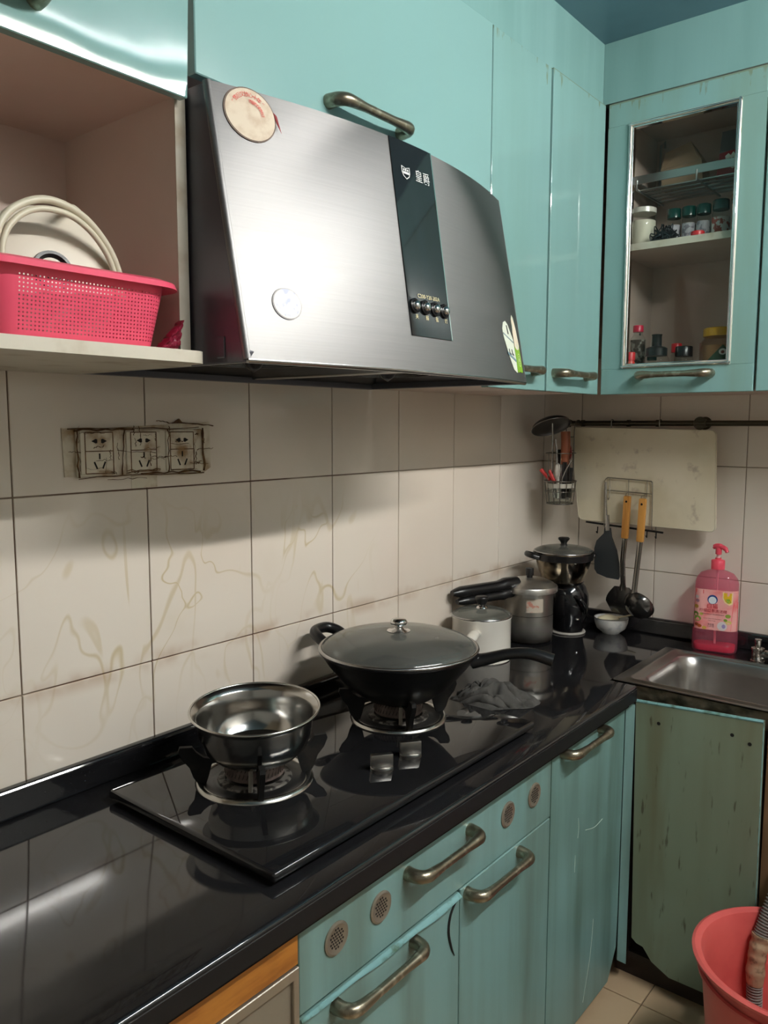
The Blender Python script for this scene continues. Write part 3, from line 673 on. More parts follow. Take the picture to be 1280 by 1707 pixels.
def wok():
    c = Vector((-1.115, -.255, .857)); t = thing('wok', 'black wok with a glass lid and long handle sitting on a burner', 'wok', c)
    BK = mat('black non stick coating', (.008, .008, .0085, 1), .32)
    prof = [(0, 0), (.065, 0), (.075, .003), (.115, .034), (.150, .075), (.165, .098), (.170, .103), (.1705, .106), (.167, .106), (.161, .100), (.146, .076), (.112, .037), (.07, .006), (0, .004)]
    MB().lathe(prof, c, 72).build('pan', BK, t, 40)
    LG = N('smoky lid glass'); tr = LG.n('ShaderNodeBsdfTransparent'); tr.inputs[0].default_value = (.40, .42, .41, 1)
    gl = LG.n('ShaderNodeBsdfGlossy'); gl.inputs['Roughness'].default_value = .12; gl.inputs[0].default_value = (.9, .9, .88, 1)
    fr = LG.schlick(.09)
    mx = LG.n('ShaderNodeMixShader'); LG.l(fr, mx.inputs[0]); LG.l(tr.outputs[0], mx.inputs[1]); LG.l(gl.outputs[0], mx.inputs[2])
    df = LG.n('ShaderNodeBsdfDiffuse'); df.inputs[0].default_value = (.30, .31, .28, 1)
    m3 = LG.n('ShaderNodeMixShader'); LG.val(m3, 0, LG.math('MULTIPLY_ADD', LG.noise(9, 3), .25, .12)); LG.l(mx.outputs[0], m3.inputs[1]); LG.l(df.outputs[0], m3.inputs[2])
    LGM = LG.done(m3); MATS['lidglass'] = LGM
    dome = [(.1655*math.sin(a), .107+.036*(math.cos(a)-math.cos(PI/2))) for a in [PI/2*k/14 for k in range(14, -1, -1)]]
    lid = MB().lathe(dome, c, 64).build('lid', LGM, t, 60)
    MB().lathe([(.1675+.0042*math.cos(k*PI/4), .1085+.0034*math.sin(k*PI/4)) for k in range(8)], c, 72, closed=True).build('lid_rim', STEEL, lid, 60)
    k = MB().lathe([(0, .142), (.024, .142), (.025, .1435), (.012, .146), (.009, .150), (.010, .153), (.017, .157), (.0185, .162), (.016, .167), (.008, .1695), (0, .170)], c, 32).build('lid_knob', CHROME, lid, 50)
    d = Vector((.40, -.916, 0)).normalized(); a = math.radians(-18); 
    MB().lathe([(0, 0), (.004, 0), (.003, .003), (0, .0035)], c+Vector((.035, -.075, .1315)), 14).build('steam_vent', CHROME, lid, 50)
    st = c+d*.158+Vector((0, 0, .088))
    P = smooth_path([st, st+d*.03+Vector((0, 0, .008)), st+d*.075+Vector((0, 0, .022)), st+d*.12+Vector((0, 0, .026)), st+d*.165+Vector((0, 0, .016))], 5)
    R = [lerp(.019, .0145, min(1, i/8)) if i < 12 else lerp(.0145, .0165, (i-12)/8) for i in range(len(P))]
    MB().tube(P, R, 14, flat=.8).build('handle', BLACKPL, t, 50)
    # loop helper handle on the far side
    e = Vector((-.10, 1, 0)).normalized(); sd = Vector((e.y, -e.x, 0)); b = c+e*.164+Vector((0, 0, .094))
    MB().tube(smooth_path([b-sd*.036, b-sd*.036+e*.024+Vector((0, 0, .014)), b-sd*.02+e*.046+Vector((0, 0, .022)), b+sd*.02+e*.046+Vector((0, 0, .022)), b+sd*.036+e*.024+Vector((0, 0, .014)), b+sd*.036], 5), .0115, 12, flat=1.1).build('helper_handle', BLACKPL, t, 50)
wok()
def lid_set(t, c, z, r, h, glassm, rimm, knob, knobm, seat=True):
    dome = [(r*math.sin(a), z+h*math.cos(a)) for a in [PI/2*k/12 for k in range(12, -1, -1)]]
    lid = MB().lathe(dome, c, 48).build('lid', glassm, t, 60)
    MB().lathe([(r+.003*math.cos(k*PI/4), z+.0028*math.sin(k*PI/4)) for k in range(8)], c, 56, closed=True).build('lid_rim', rimm, lid, 60)
    if seat: MB().lathe([(0, z+h-.001), (.018, z+h-.001), (.016, z+h+.003), (.009, z+h+.006), (.009, z+h+.012), (0, z+h+.012)], c, 28).build('knob_seat', CHROME, lid, 50)
    MB().lathe([(q, z+h+w_) for q, w_ in knob], c, 28).build('lid_knob', knobm, lid, 50)
KNOB = [(0, .008), (.011, .008), (.014, .014), (.0185, .024), (.0185, .028), (.016, .031), (0, .032)]
def white_pot():
    c = Vector((-.566, -.119, ZC)); t = thing('milk_pot', 'small white cooking pot with a glass lid next to the pressure cooker', 'pot', c)
    EN = mat('white enamel', S(232, 228, 218), .18)
    MB().lathe([(0, 0), (.078, 0), (.081, .003), (.081, .115), (.083, .118), (.083, .121), (.078, .121), (.078, .006), (0, .006)], c, 56).build('pot_body', EN, t, 40)
    MB().lathe([(.0795, -.0005), (.0815, -.0005), (.0815, .002), (.0795, .002)], c, 56, closed=True).build('base_ring', STEEL, t)
    lid_set(t, c, .123, .081, .020, MATS['lidglass'], STEEL, KNOB, BLACKPL)
    d = Vector((-.93, -.37, 0)).normalized(); b = c+d*.078+Vector((0, 0, .088))
    MB().tube(smooth_path([b, b+d*.025+Vector((0, 0, .004)), b+d*.06+Vector((0, 0, .004)), b+d*.10], 5), [.0135]*6+[.015]*6+[.013]*4, 14, flat=.75).build('handle', EN, t, 50)
white_pot()
def pressure():
    c = Vector((-.312, -.127, ZC)); t = thing('pressure_cooker', 'aluminium pressure cooker with long black handles and a scorched base', 'pressure cooker', c)
    x = N('scorched aluminium'); z = x.xyz()[2]
    f = x.ramp(x.math('MULTIPLY_ADD', x.noise(9, 3), .05, z), ZC+.115, ZC+.03)
    x.bsdf(x.mix(f, (.52, .50, .46, 1), (.02, .017, .014, 1)), .34, x.math('SUBTRACT', 1, x.math('MULTIPLY', f, .6))); AL = x.done()
    AL2 = mat('bright aluminium', (.60, .585, .55, 1), .36, 1)
    MB().lathe([(0, 0), (.062, 0), (.069, .006), (.0715, .02), (.0715, .150), (.076, .152), (.076, .160), (0, .160)], c, 56).build('pot_body', AL, t, 35)
    MB().lathe([(.0712, .083), (.0722, .084), (.0712, .085)], c, 56).build('groove', BLACKMATTE, t)
    lid = MB().lathe([(.078, .150), (.083, .152), (.0835, .166), (.082, .169), (.077, .171), (.072, .176), (.05, .186), (.02, .190), (0, .1905)], c, 56).build('lid', AL2, t, 35)
    lg = MB()
    for k in range(3):
        a0 = math.radians(-165+120*k); 
        lg.add([c+Vector((r*math.cos(a0+i*.11), r*math.sin(a0+i*.11), zz)) for i in range(6) for r, zz in ((.0725, .143), (.082, .143), (.083, .153), (.0725, .153))],
               [(4*i+q, 4*i+(q+1) % 4, 4*i+4+(q+1) % 4, 4*i+4+q) for i in range(5) for q in range(4)]+[(0, 1, 2, 3), (20, 21, 22, 23)])
    lg.build('locking_lugs', AL2, lid)
    MB().lathe([(0, .188), (.009, .188), (.009, .196), (.0125, .198), (.0125, .216), (.0115, .219), (0, .219)], c, 24).build('pressure_weight', BLACKPL, lid, 40)
    d = Vector((-.93, .368, 0)).normalized()
    def hd(z0, L, rr):
        b = c+d*.05+Vector((0, 0, z0)); n = 16
        return MB().tube([b+d*(L*i/n)+Vector((0, 0, -.006*(i/n)**1.5+(.004 if i < 4 else 0))) for i in range(n+1)], [rr*(1.15 if i < 5 else 1.0)*(1 if i < n-1 else .8 if i < n else .5) for i in range(n+1)], 14, flat=.82)
    hd(.176, .230, .0195).build('lid_handle', BLACKPL, lid, 50)
    hd(.149, .212, .0175).build('pot_handle', BLACKPL, t, 50)
    box(-.402, -.360, -.193, -.1915, .905, .945).xf(Matrix.Identity(4)) if False else None
    # worn paper label curved round the body
    def lb(a, b): 
        th = math.radians(lerp(203, 243, a)); return c+Vector((.0722*math.cos(th), .0722*math.sin(th), lerp(.098, .138, b)))
    MB().grid(lb, 8, 2).build('worn_label', mat('worn label', S(190, 178, 162), .5, var=(60, S(186, 126, 110), .55, .65)), t, 60)
pressure()
def black_stack():
    c = Vector((-.150, -.177, ZC)); 
    tr = thing('coaster', 'pale round woven coaster under the black jug', 'coaster', c)
    MB().lathe([(0, 0), (.053, 0), (.055, .003), (.053, .006), (0, .005)], c, 40).build('mat', mat('pale woven mat', S(176, 172, 164), .7, bump=(300, .4)), tr, 40)
    m = MB()
    for k in range(5): m.lathe([(.012+.009*k+.0012*math.cos(q*PI/3), .0058+.0012*math.sin(q*PI/3)) for q in range(6)], c, 36, closed=True)
    m.build('woven_ring', mat('pale woven mat', 0), tr, 60)
    t = thing('black_jug', 'squat glossy black jug with a side handle on a round coaster', 'jug', c+Vector((0, 0, .006)))
    GB = mat('glossy black ceramic', (.008, .008, .009, 1), .12)
    b = c+Vector((0, 0, .0055))
    MB().lathe([(0, 0), (.046, 0), (.047, .012), (.050, .030), (.058, .055), (.063, .085), (.061, .115), (.052, .140), (.044, .150), (.046, .156), (.040, .156), (0, .154)], b, 48).build('jug_body', GB, t, 40)
    d = Vector((-.55, -.83, 0)).normalized(); s_ = Vector((d.y, -d.x, 0))
    MB().tube(smooth_path([b+d*.058+s_*.012+Vector((0, 0, .118)), b+d*.076+s_*.004+Vector((0, 0, .110)), b+d*.078-s_*.012+Vector((0, 0, .088)), b+d*.062-s_*.022+Vector((0, 0, .066))], 5), .006, 10).build('handle', GB, t, 50)
    MB().lathe([(0, 0), (.007, 0), (.006, .004), (0, .005)], b+d*.0535+Vector((0, 0, .045)), 14).build('button', CHROME, t, 50)
    p = Vector((-.166, -.164, ZC+.161)); t = thing('saucepan', 'dark burnished saucepan with a glass lid stacked on the black jug', 'pot', p)
    x = N('burnished tan metal'); f = x.noise(9, 3, (1, 1, 1.4)); x.bsdf(x.mix(x.ramp(f, .42, .60), S(170, 154, 130), S(34, 30, 26)), .16, .9); TAN = x.done()
    MB().lathe([(0, 0), (.055, 0), (.062, .004), (.076, .035), (.086, .075), (.089, .090), (.092, .092), (.092, .094), (.086, .094), (.083, .075), (.072, .035), (.058, .008), (0, .006)], p, 56).build('pot_body', TAN, t, 35)
    MB().lathe([(.0855, .070), (.0905, .072), (.0935, .0915), (.0885, .093)], p, 56).build('rim_band', BLACKPL, t, 40)
    lid_set(t, p, .096, .089, .018, MATS['lidglass'], STEEL, [(0, -.002), (.012, -.002), (.009, .006), (.012, .012), (.0175, .018), (.0175, .022), (.014, .0245), (0, .025)], BLACKPL, seat=False)
    for sg, lab in ((-1, None), (1, None)):
        e = Vector((.70, -.714, 0))*sg; sd = Vector((e.y, -e.x, 0)); b2 = p+e*.087+Vector((0, 0, .080)); q_ = 1.0 if sg < 0 else .12
        MB().tube(smooth_path([b2-sd*.03, b2-sd*.026+e*.022*q_+Vector((0, 0, .006)), b2+e*.030*q_+Vector((0, 0, .008)), b2+sd*.026+e*.022*q_+Vector((0, 0, .006)), b2+sd*.03], 5), .006, 10, flat=1.3).build('side_handle', BLACKPL, t, 50)
    MB().lathe([(0, 0), (.005, 0), (.004, .003), (0, .004)], p+Vector((-.053, -.0665, .072)), 12, M=Matrix.Rotation(-PI/2, 4, 'Y')).build('rivet', CHROME, t, 50)
black_stack()
def bowl():
    c = Vector((-.077, -.288, ZC)); t = thing('small_bowl', 'small white enamel bowl standing in the worktop corner', 'bowl', c)
    MB().lathe([(0, 0), (.026, 0), (.028, .003), (.044, .016), (.0505, .034), (.052, .048), (.0505, .049), (.0485, .034), (.041, .017), (.026, .006), (0, .005)], c, 44).build('bowl_body', mat('speckled enamel', S(218, 218, 214), .22, var=(60, S(190, 192, 192), .5, .7)), t, 35)
    MB().lathe([(.0512+.0012*math.cos(k*PI/3), .0488+.0012*math.sin(k*PI/3)) for k in range(6)], c, 44, closed=True).build('rim_line', mat('grey rim', S(110, 108, 104), .4), t, 60)
    s = thing('serving_spoon', 'cream plastic spoon lying across the small white bowl', 'spoon', c+Vector((0, 0, .04)))
    dr = Vector((.50, -.80, 0)).normalized(); sd = Vector((-dr.y, dr.x, 0)); CR = mat('cream plastic', S(222, 212, 178), .35)
    M = Matrix.Translation(c+Vector((0, 0, .047))-dr*.008) @ Matrix((dr, sd, Vector((0, 0, 1)))).transposed().to_4x4()
    sp = MB().slab(lambda a, b: Vector((.034*(2*a-1)*math.sqrt(max(0.0, 1-.5*(2*b-1)**2)), .021*(2*b-1)*math.sqrt(max(0.0, 1-.5*(2*a-1)**2)), .010*(1-(2*a-1)**2)*(1-(2*b-1)**2)))
                   , 14, 10, lambda v: v-Vector((0, 0, .002))).xf(M); sp.build('spoon_head', CR, s, 50)
    q = c+Vector((0, 0, .047))-dr*.008
    MB().tube(smooth_path([q+dr*.024+Vector((0, 0, .003)), q+dr*.05+Vector((0, 0, .006)), q+dr*.085+Vector((0, 0, .016))], 5), [.006, .0055, .005, .005, .0045, .0045, .0045, .0045, .0045, .005, .005], 10, flat=.5).build('spoon_handle', CR, s, 50)
bowl()
def rag():
    c = Vector((-.862, -.333, ZC)); ax = Vector((.60, -.80, 0)).normalized(); ay = Vector((.80, .60, 0))
    def f(a, b):
        th = 2*PI*a; r = b; X, Y = r*math.cos(th), r*math.sin(th)
        wv = noise.noise(Vector((X*1.8, Y*1.8, 1))); w2 = noise.noise(Vector((X*3.1, Y*3.1, 7)))
        ph = (X*.9+Y*2.0+wv*2.4)*4.2
        fold = (.5+.5*math.cos(ph*2.1))**1.3; fold2 = .5+.5*math.cos(ph*3.7+w2*6)
        env = max(0.0, 1-r**2.6)
        h = env*(.012+.018*(1-r)+.020*fold+.009*fold2+.008*w2)
        ed = 1+.16*noise.noise(Vector((math.cos(th)*1.6, math.sin(th)*1.6, 9)))+.05*noise.noise(Vector((math.cos(th)*5, math.sin(th)*5, 3)))
        p = c+ax*(X*.104*ed+.009*math.sin(ph*2.1)*env)+ay*(Y*.060*ed+.010*math.sin(ph*2.1)*env)
        return p+Vector((0, 0, max(.0006, h)+.0004))
    m = MB().grid(f, 150, 46)
    tag(m.build('cleaning_rag', mat('grey cotton', S(74, 72, 69), .95, var=(40, S(54, 53, 50), .4, .7), bump=(700, .4)), None, 80, origin=c), 'crumpled dark grey cleaning rag on the worktop under the wok handle', 'rag')
rag()

# ================================================================== DISH SOAP
def soap():
    c = Vector((-.076, -.600, ZC)); t = thing('soap_bottle', 'pink dish soap pump bottle with a printed label beside the sink', 'bottle', c)
    ux = Vector((.16, -.987, 0)).normalized(); uy = Vector((-.987, -.16, 0)).normalized()   # width, towards the room
    def prof_loops(spec):
        L = []
        for w_, d_, r, z in spec: L.append([c+ux*a+uy*b+Vector((0, 0, z)) for a, b in rrect(w_, d_, r, 5)])
        m = MB(); n_ = len(L[0]); fs = []
        for i in range(len(L)-1):
            for k in range(n_): fs.append((i*n_+k, i*n_+(k+1) % n_, (i+1)*n_+(k+1) % n_, (i+1)*n_+k))
        fs += [tuple(range(n_))[::-1], tuple((len(L)-1)*n_+k for k in range(n_))]
        return m.add([p for l in L for p in l], fs)
    x = N('clear pink plastic'); tr = x.n('ShaderNodeBsdfTransparent'); tr.inputs[0].default_value = (.98, .66, .74, 1)
    g = x.n('ShaderNodeBsdfGlossy'); g.inputs['Roughness'].default_value = .06
    tl = x.n('ShaderNodeBsdfTranslucent'); tl.inputs[0].default_value = S(250, 130, 165)
    df = x.n('ShaderNodeBsdfDiffuse'); df.inputs[0].default_value = S(250, 150, 178)
    fr = x.schlick()
    m0 = x.n('ShaderNodeMixShader'); m0.inputs[0].default_value = .5; x.l(tl.outputs[0], m0.inputs[1]); x.l(df.outputs[0], m0.inputs[2])
    m1 = x.n('ShaderNodeMixShader'); m1.inputs[0].default_value = .26; x.l(tr.outputs[0], m1.inputs[1]); x.l(m0.outputs[0], m1.inputs[2])
    m2 = x.n('ShaderNodeMixShader'); x.l(fr, m2.inputs[0]); x.l(m1.outputs[0], m2.inputs[1]); x.l(g.outputs[0], m2.inputs[2])
    PK = x.done(m2)
    W, D = .122, .066
    prof_loops([(W*.93, D*.9, .022, .0), (W*.98, D*.97, .026, .004), (W, D, .028, .012), (W, D, .028, .060), (W*.975, D*.96, .027, .066), (W*.955, D*.96, .027, .185), (W*.95, D*.94, .028, .198), (W*.90, D*.90, .029, .212), (W*.72, D*.78, .025, .226), (W*.45, D*.60, .019, .233), (.034, .034, .0165, .236), (.032, .032, .0155, .240)]).build('bottle_body', PK, t, 50)
    LQ = mat('pink detergent', S(232, 40, 84), .12, Transmission_Weight=.3, IOR=1.35)
    prof_loops([(W*.88, D*.8, .02, .003), (W*.92, D*.86, .022, .014), (W*.90, D*.84, .022, .020)]).build('liquid', LQ, t, 50)
    RP = mat('pink red plastic', S(240, 84, 104), .3)
    MB().lathe([(0, .238), (.0185, .238), (.0185, .262), (.017, .264), (.0085, .266), (.0085, .270), (0, .270)], c, 28).build('collar', RP, t, 40)
    MB().cyl(c+Vector((0, 0, .268)), c+Vector((0, 0, .292)), .0052, seg=16).build('pump_stem', mat('pale pink plastic', S(236, 190, 190), .3), t, 50)
    hd = c+Vector((0, 0, .292)); k = ux*.9+uy*.42; k.normalize()
    MB().tube(smooth_path([hd-k*.016+Vector((0, 0, .004)), hd-k*.008+Vector((0, 0, .010)), hd+k*.006+Vector((0, 0, .011)), hd+k*.020+Vector((0, 0, .006)), hd+k*.027+Vector((0, 0, -.004))], 5), [.004]*3+[.008]*8+[.0065]*6+[.005]*4, 12).build('pump_head', RP, t, 50)
    MB().cyl(hd+Vector((0, 0, -.012)), hd+Vector((0, 0, .008)), .0085, seg=18).build('pump_neck', RP, t, 50)
    MB().cyl(c+Vector((0, 0, .005)), c+Vector((0, 0, .238)), .0035, seg=10).build('dip_tube', mat('pale pink plastic', 0), t, 50)
    # label wraps the front face and round the right edge
    FW = W*.965
    def on(a, z, off=0.0):
        hw, hd_, r = FW/2, D*.965/2, .0265; fl = hw-r
        if abs(a) <= fl: p, q = a, hd_+off
        else:
            th = min((abs(a)-fl)/r, PI/2+.6); p = math.copysign(fl+(r+off)*math.sin(th), a); q = hd_-r+(r+off)*math.cos(th)
        return c+ux*p+uy*q+Vector((0, 0, z))
    pk = mat('pink label paper', S(246, 176, 172), .35, var=(18, S(240, 120, 120), .45, .7))
    lab = MB().slab(lambda a, b: on(lerp(-.056, .066, a), lerp(.066-.010*math.sin(a*PI*.5)*0, .182, b), .0012), 30, 6, lambda v: v-uy*.0002).build('label', pk, t, 50, label='pink printed label with fruit pictures')
    def mark(name, pts, col, off=.0018): MB().add([on(a, z, off) for a, z in pts], [tuple(range(len(pts)))]).build(name, mat('print '+str(col), S(*col), .4), lab)
    def disc(a0, z0, ra, rz, n=20, s0=0, s1=360): return [(a0+ra*math.cos(math.radians(lerp(s0, s1, k/n))), z0+rz*math.sin(math.radians(lerp(s0, s1, k/n)))) for k in range(n)]
    mark('print_side', [(.044, .067), (.066, .067), (.066, .150), (.050, .150), (.046, .12)], (240, 78, 92), .0016)
    mark('print_ring', disc(-.006, .154, .0135, .0135), (46, 74, 140)); mark('print_disc', disc(-.006, .152, .0105, .0105), (226, 234, 240), .0022)
    mark('print_tag', [(-.052, .170), (-.030, .169), (-.030, .180), (-.052, .181)], (222, 48, 60))
    mark('print_fruit', [(.020, .178), (.046, .178), (.046, .145), (.038, .141), (.026, .148), (.020, .160)], (252, 226, 170)); mark('print_fruit', [(.023, .176), (.043, .176), (.043, .149), (.037, .146), (.028, .152), (.023, .162)], (232, 186, 40), .0022)
    mark('print_leaf', [(.028, .158), (.038, .160), (.042, .150), (.034, .148)], (150, 178, 60), .0026)
    for a, z, r, col in ((-.048, .158, .006, (206, 190, 190)), (-.046, .147, .006, (170, 120, 140)), (-.049, .130, .007, (196, 150, 60)), (-.050, .108, .009, (108, 136, 48)), (-.044, .096, .010, (128, 160, 60)), (-.046, .078, .006, (150, 66, 30)), (-.038, .075, .006, (176, 84, 34)), (-.025, .071, .006, (214, 170, 80)), (.036, .110, .007, (150, 170, 70)), (.038, .092, .008, (226, 200, 120)), (.030, .098, .005, (130, 160, 60)), (-.034, .110, .005, (196, 190, 90))):
        mark('print_fruit', disc(a, z, r, r*.8, 12), col)
    mark('print_badge', disc(.022, .080, .013, .013), (226, 214, 216)); mark('print_badge', disc(.026, .080, .005, .006, 10), (160, 140, 190), .0022)
    def txt(s_, size, a0, z0, col): text_mb(s_, size, lambda a, b: on(a0+a, z0+b, .0024)).build('lettering', mat('print '+str(col), S(*col), .4), lab)
    txt('白猫', .0155, -.006, .1345, (206, 30, 60)); txt('柠檬红茶洗洁精', .0105, -.003, .121, (170, 36, 56))
    txt('LEMON BLACK TEA DETERGENT', .0042, -.004, .1115, (90, 30, 36)); txt('Lemon Black Tea Detergent', .0042, -.004, .099, (150, 50, 60)); txt('Clean Fresh', .0042, -.006, .093, (150, 50, 60))
    txt('净含量', .0058, -.008, .082, (110, 50, 60)); txt('1.5千克', .0058, -.008, .076, (110, 50, 60))
soap()

# ================================================================== RAIL, CHOPPING BOARD AND UTENSILS on the sink wall
RZ = 1.441
def rail():
    t = thing('wall_rail', 'dark bronze hanging rail fixed along the tiled wall', 'rail', (-.045, -.6, RZ))
    RB = mat('dark bronze rail', S(84, 80, 68), .32, .85)
    MB().cyl((-.045, -.10, RZ), (-.045, -1.3, RZ), .008, seg=16).build('bar', RB, t, 50)
    for y in (-.524, -.96):
        br = MB().lathe([(0, 0), (.019, 0), (.019, .004), (.012, .008), (.010, .045), (0, .045)], (-.001, y, RZ), 24, M=Matrix.Rotation(-PI/2, 4, 'Y')).build('bracket', RB, t, 40)
        MB().cyl((-.045, y-.014, RZ), (-.045, y+.014, RZ), .0125, seg=18).build('collar', RB, br, 40)
        MB().lathe([(0, 0), (.017, 0), (.019, .003), (.017, .008), (0, .010)], (-.047, y, RZ), 24, M=Matrix.Rotation(-PI/2, 4, 'Y')).build('flange', RB, br, 40)
    for y in (-.16, -.31, -.40):
        MB().cyl((-.045, y-.005, RZ), (-.045, y+.005, RZ), .0105, seg=16).build('hook_ring', RB, t, 40)
    MB().lathe([(0, 0), (.013, 0), (.013, .03), (0, .03)], (-.045, -.085, RZ), 18, M=Matrix.Rotation(PI/2, 4, 'X')).build('end_cap', RB, t, 40)
rail()
def board():
    t = thing('chopping_board', 'cream plastic chopping board stained with use, held in a wire rack', 'chopping board', (-.066, -.36, 1.13))
    q = [(-.133, 1.4285), (-.575, 1.4205), (-.587, 1.1325), (-.168, 1.1375)]; pts = []; r = .016; n_ = 4
    for i in range(4):
        p0, p1, p2 = Vector(q[i-1]), Vector(q[i]), Vector(q[(i+1) % 4]); a = p1+(p0-p1).normalized()*r; b = p1+(p2-p1).normalized()*r
        for k in range(n_+1):
            s_ = k/n_; m_ = (1-s_)**2*a+2*s_*(1-s_)*p1+s_*s_*b; pts.append((-.074, m_.x, m_.y))
    x = N('stained cream plastic'); c0 = x.mix(x.ramp(x.noise(5, 4), .35, .7), S(232, 222, 198), S(212, 202, 172)); c1 = x.mix(x.math('MULTIPLY', x.ramp(x.noise(24, 4), .6, .75), .5), c0, S(150, 128, 110)); x.bsdf(c1, .5); x.bump(x.noise(90, 3), .12); PB = x.done()
    MB().prism(pts, (.014, 0, 0)).build('board', PB, t)
    MB().tube([(-.0735, p[1], p[2]) for p in pts], .0012, 6, closed=True).build('rounded_edge', mat('cream edge', S(206, 200, 176), .5), t, 60)
    w = thing('board_rack', 'steel wire rack with hooks wrapped round the chopping board', 'rack', (-.06, -.33, 1.125))
    WR = mat('rack wire', (.34, .32, .27, 1), .3, 1); f = MB(); xw = -.082
    f.tube(smooth_path([(-.050, -.2585, 1.125), (xw, -.2585, 1.122), (xw, -.256, 1.16), (xw, -.2545, 1.25), (xw, -.256, 1.266), (xw, -.263, 1.2735), (xw, -.275, 1.274), (xw, -.39, 1.2695), (xw, -.400, 1.267), (xw, -.404, 1.258), (xw, -.406, 1.17), (xw, -.408, 1.125), (-.050, -.408, 1.120)], 3), .0018, 8)
    f.build('front_frame', WR, w, 50)
    for p in (((xw, -.2555, 1.236), (xw, -.405, 1.231)), ):
        MB().cyl(*p, .0016, seg=8).build('cross_wire', WR, w, 50)
    for y, z0 in ((-.331, 1.234), (-.388, 1.232)): MB().cyl((xw, y, 1.272), (xw, y, z0-.012), .0012, seg=8).build('upright_wire', WR, w, 50)
    MB().tube([(xw-.001, -.272, 1.272), (xw-.001, -.272, 1.215), (xw-.010, -.272, 1.207), (xw-.013, -.272, 1.213)], .0012, 8).build('small_hook', WR, w, 50)
    MB().tube([(-.078, -.195, 1.132), (-.078, -.44, 1.118)], .003, 8).build('bottom_bar', BLACKMATTE, w, 50)
    for y in (-.42, -.235, -.335, -.392): MB().tube(smooth_path([(-.079, y, 1.120), (-.080, y, 1.108), (-.086, y-.002, 1.101), (-.093, y-.002, 1.106)], 4), .0018, 8).build('hook', BLACKMATTE, w, 50)
    for y in (-.2585, -.408): MB().tube(smooth_path([(-.052, y, 1.122), (-.050, y, 1.25), (-.052, y, 1.40), (-.056, y, 1.447), (-.045, y, 1.4515), (-.034, y, 1.445)], 4), .0018, 8).build('back_wire', WR, w, 50)
board()
def utensils():
    x0 = -.088
    t = thing('spatula', 'black silicone spatula with a slim steel handle hanging from the rack', 'spatula', (x0, -.267, .97))
    BS = mat('dark grey silicone', S(46, 50, 52), .55); GS = mat('steel handle', (.45, .44, .42, 1), .25, 1)
    pts = [(-.0115, .168), (-.013, .150), (-.034, .125), (-.040, .10), (-.038, .035), (-.030, .022), (.000, .012), (.034, .010), (.037, .02), (.034, .06), (.026, .10), (.010, .140), (.006, .168)]
    MB().prism([(x0, -.267-.0065-a*1.10, .952+b) for a, b in pts], (.006, 0, 0)).build('blade', BS, t)
    MB().tube([(x0+.002, -.268, 1.11), (x0-.002, -.264, 1.20), (x0-.002, -.2615, 1.262)], [.0045, .0035, .003], 8).build('handle', GS, t, 50)
    MB().cyl((x0, -.2735, 1.112), (x0-.002, -.2705, 1.16), .0055, seg=12).build('ferrule', GS, t, 50)
    WD = mat('pale orange wood', S(206, 148, 72), .42, var=(1, S(178, 118, 50), .4, .7, (60, 60, 5)))
    SP = mat('brown stained steel', (.36, .34, .31, 1), .18, 1); DKS = mat('dark burnished steel', (.13, .125, .12, 1), .18, .9, var=(12, (.30, .28, .26, 1), .5, .7))
    for nm, y, lab, cat, zt in (('wok_turner', -.332, 'wooden handled wok turner hanging from the rack beside the black spatula', 'turner', 1.224), ('soup_ladle', -.388, 'wooden handled soup ladle with a round bowl hanging from the rack', 'ladle', 1.221)):
        x0 = -.104 if nm == 'wok_turner' else -.126; o = thing(nm, lab, cat, (x0, y, .88)); yb = y-.006
        h = box(x0-.008, x0+.008, yb-.0105, yb+.0105, zt-.130, zt, .004, 2, M=rot('X', 2.0, (x0, y, zt))).build('wooden_handle', WD, o, 40)
        MB().lathe([(0, 0), (.0035, 0), (.003, .0006), (0, .0006)], (x0-.0081, y-.0055, zt-.017), 10, M=Matrix.Rotation(-PI/2, 4, 'Y')).build('hanging_hole', mat('painted hole shade', 0), h)  # dark disc on the solid handle paints the shade of a hole
        MB().tube([(x0, y+.001, zt-.012), (x0+.006, y+.001, zt+.006), (-.084, y, zt+.010)], .0012, 6).build('hanging_loop', GS, o, 50)
        yb2 = y+.002
        ln = .030 if nm == 'wok_turner' else 0
        MB().tube([(x0, yb2-.004, zt-.129), (x0+ln*.12, yb2+.002, zt-.20), (x0+ln*.9, yb2+.008, zt-.275), (x0+ln, yb2+.010, zt-.295)], [.0085, .0082, .0085, .014], 12, flat=.55).build('shaft', SP, o, 50)
        if nm == 'wok_turner':
            def tf(a, b):
                u, v = 2*a-1, b; wd = .056*(.42+.58*math.sin(min(1, v*1.6)*PI/2))*(1-.30*max(0, v-.6)/.4)
                return Vector((x0+ln-.002-.007*(1-u*u)*math.sin(v*PI*.6)+.012*v, yb2+.012-u*wd-.004*v, zt-.285-.085*v))
            MB().slab(tf, 14, 10, lambda v: v+Vector((.0018, 0, 0))).build('blade', DKS, o, 50)
        else:
            # ladle bowl: deep round cup tipped towards the room
            prof = [(.047*math.sin(a), -.036*math.cos(a)) for a in [PI/2*k/10 for k in range(11)]]
            prof = prof+[(r-.0016, z) for r, z in prof[::-1] if r > .002]+[(0, -.0344)]
            M = Matrix.Rotation(math.radians(60), 4, 'Y') @ Matrix.Rotation(math.radians(8), 4, 'X')
            MB().lathe(prof, (x0+.019, yb2-.002, zt-.322), 36, M=M).build('ladle_bowl', DKS, o, 40)
utensils()
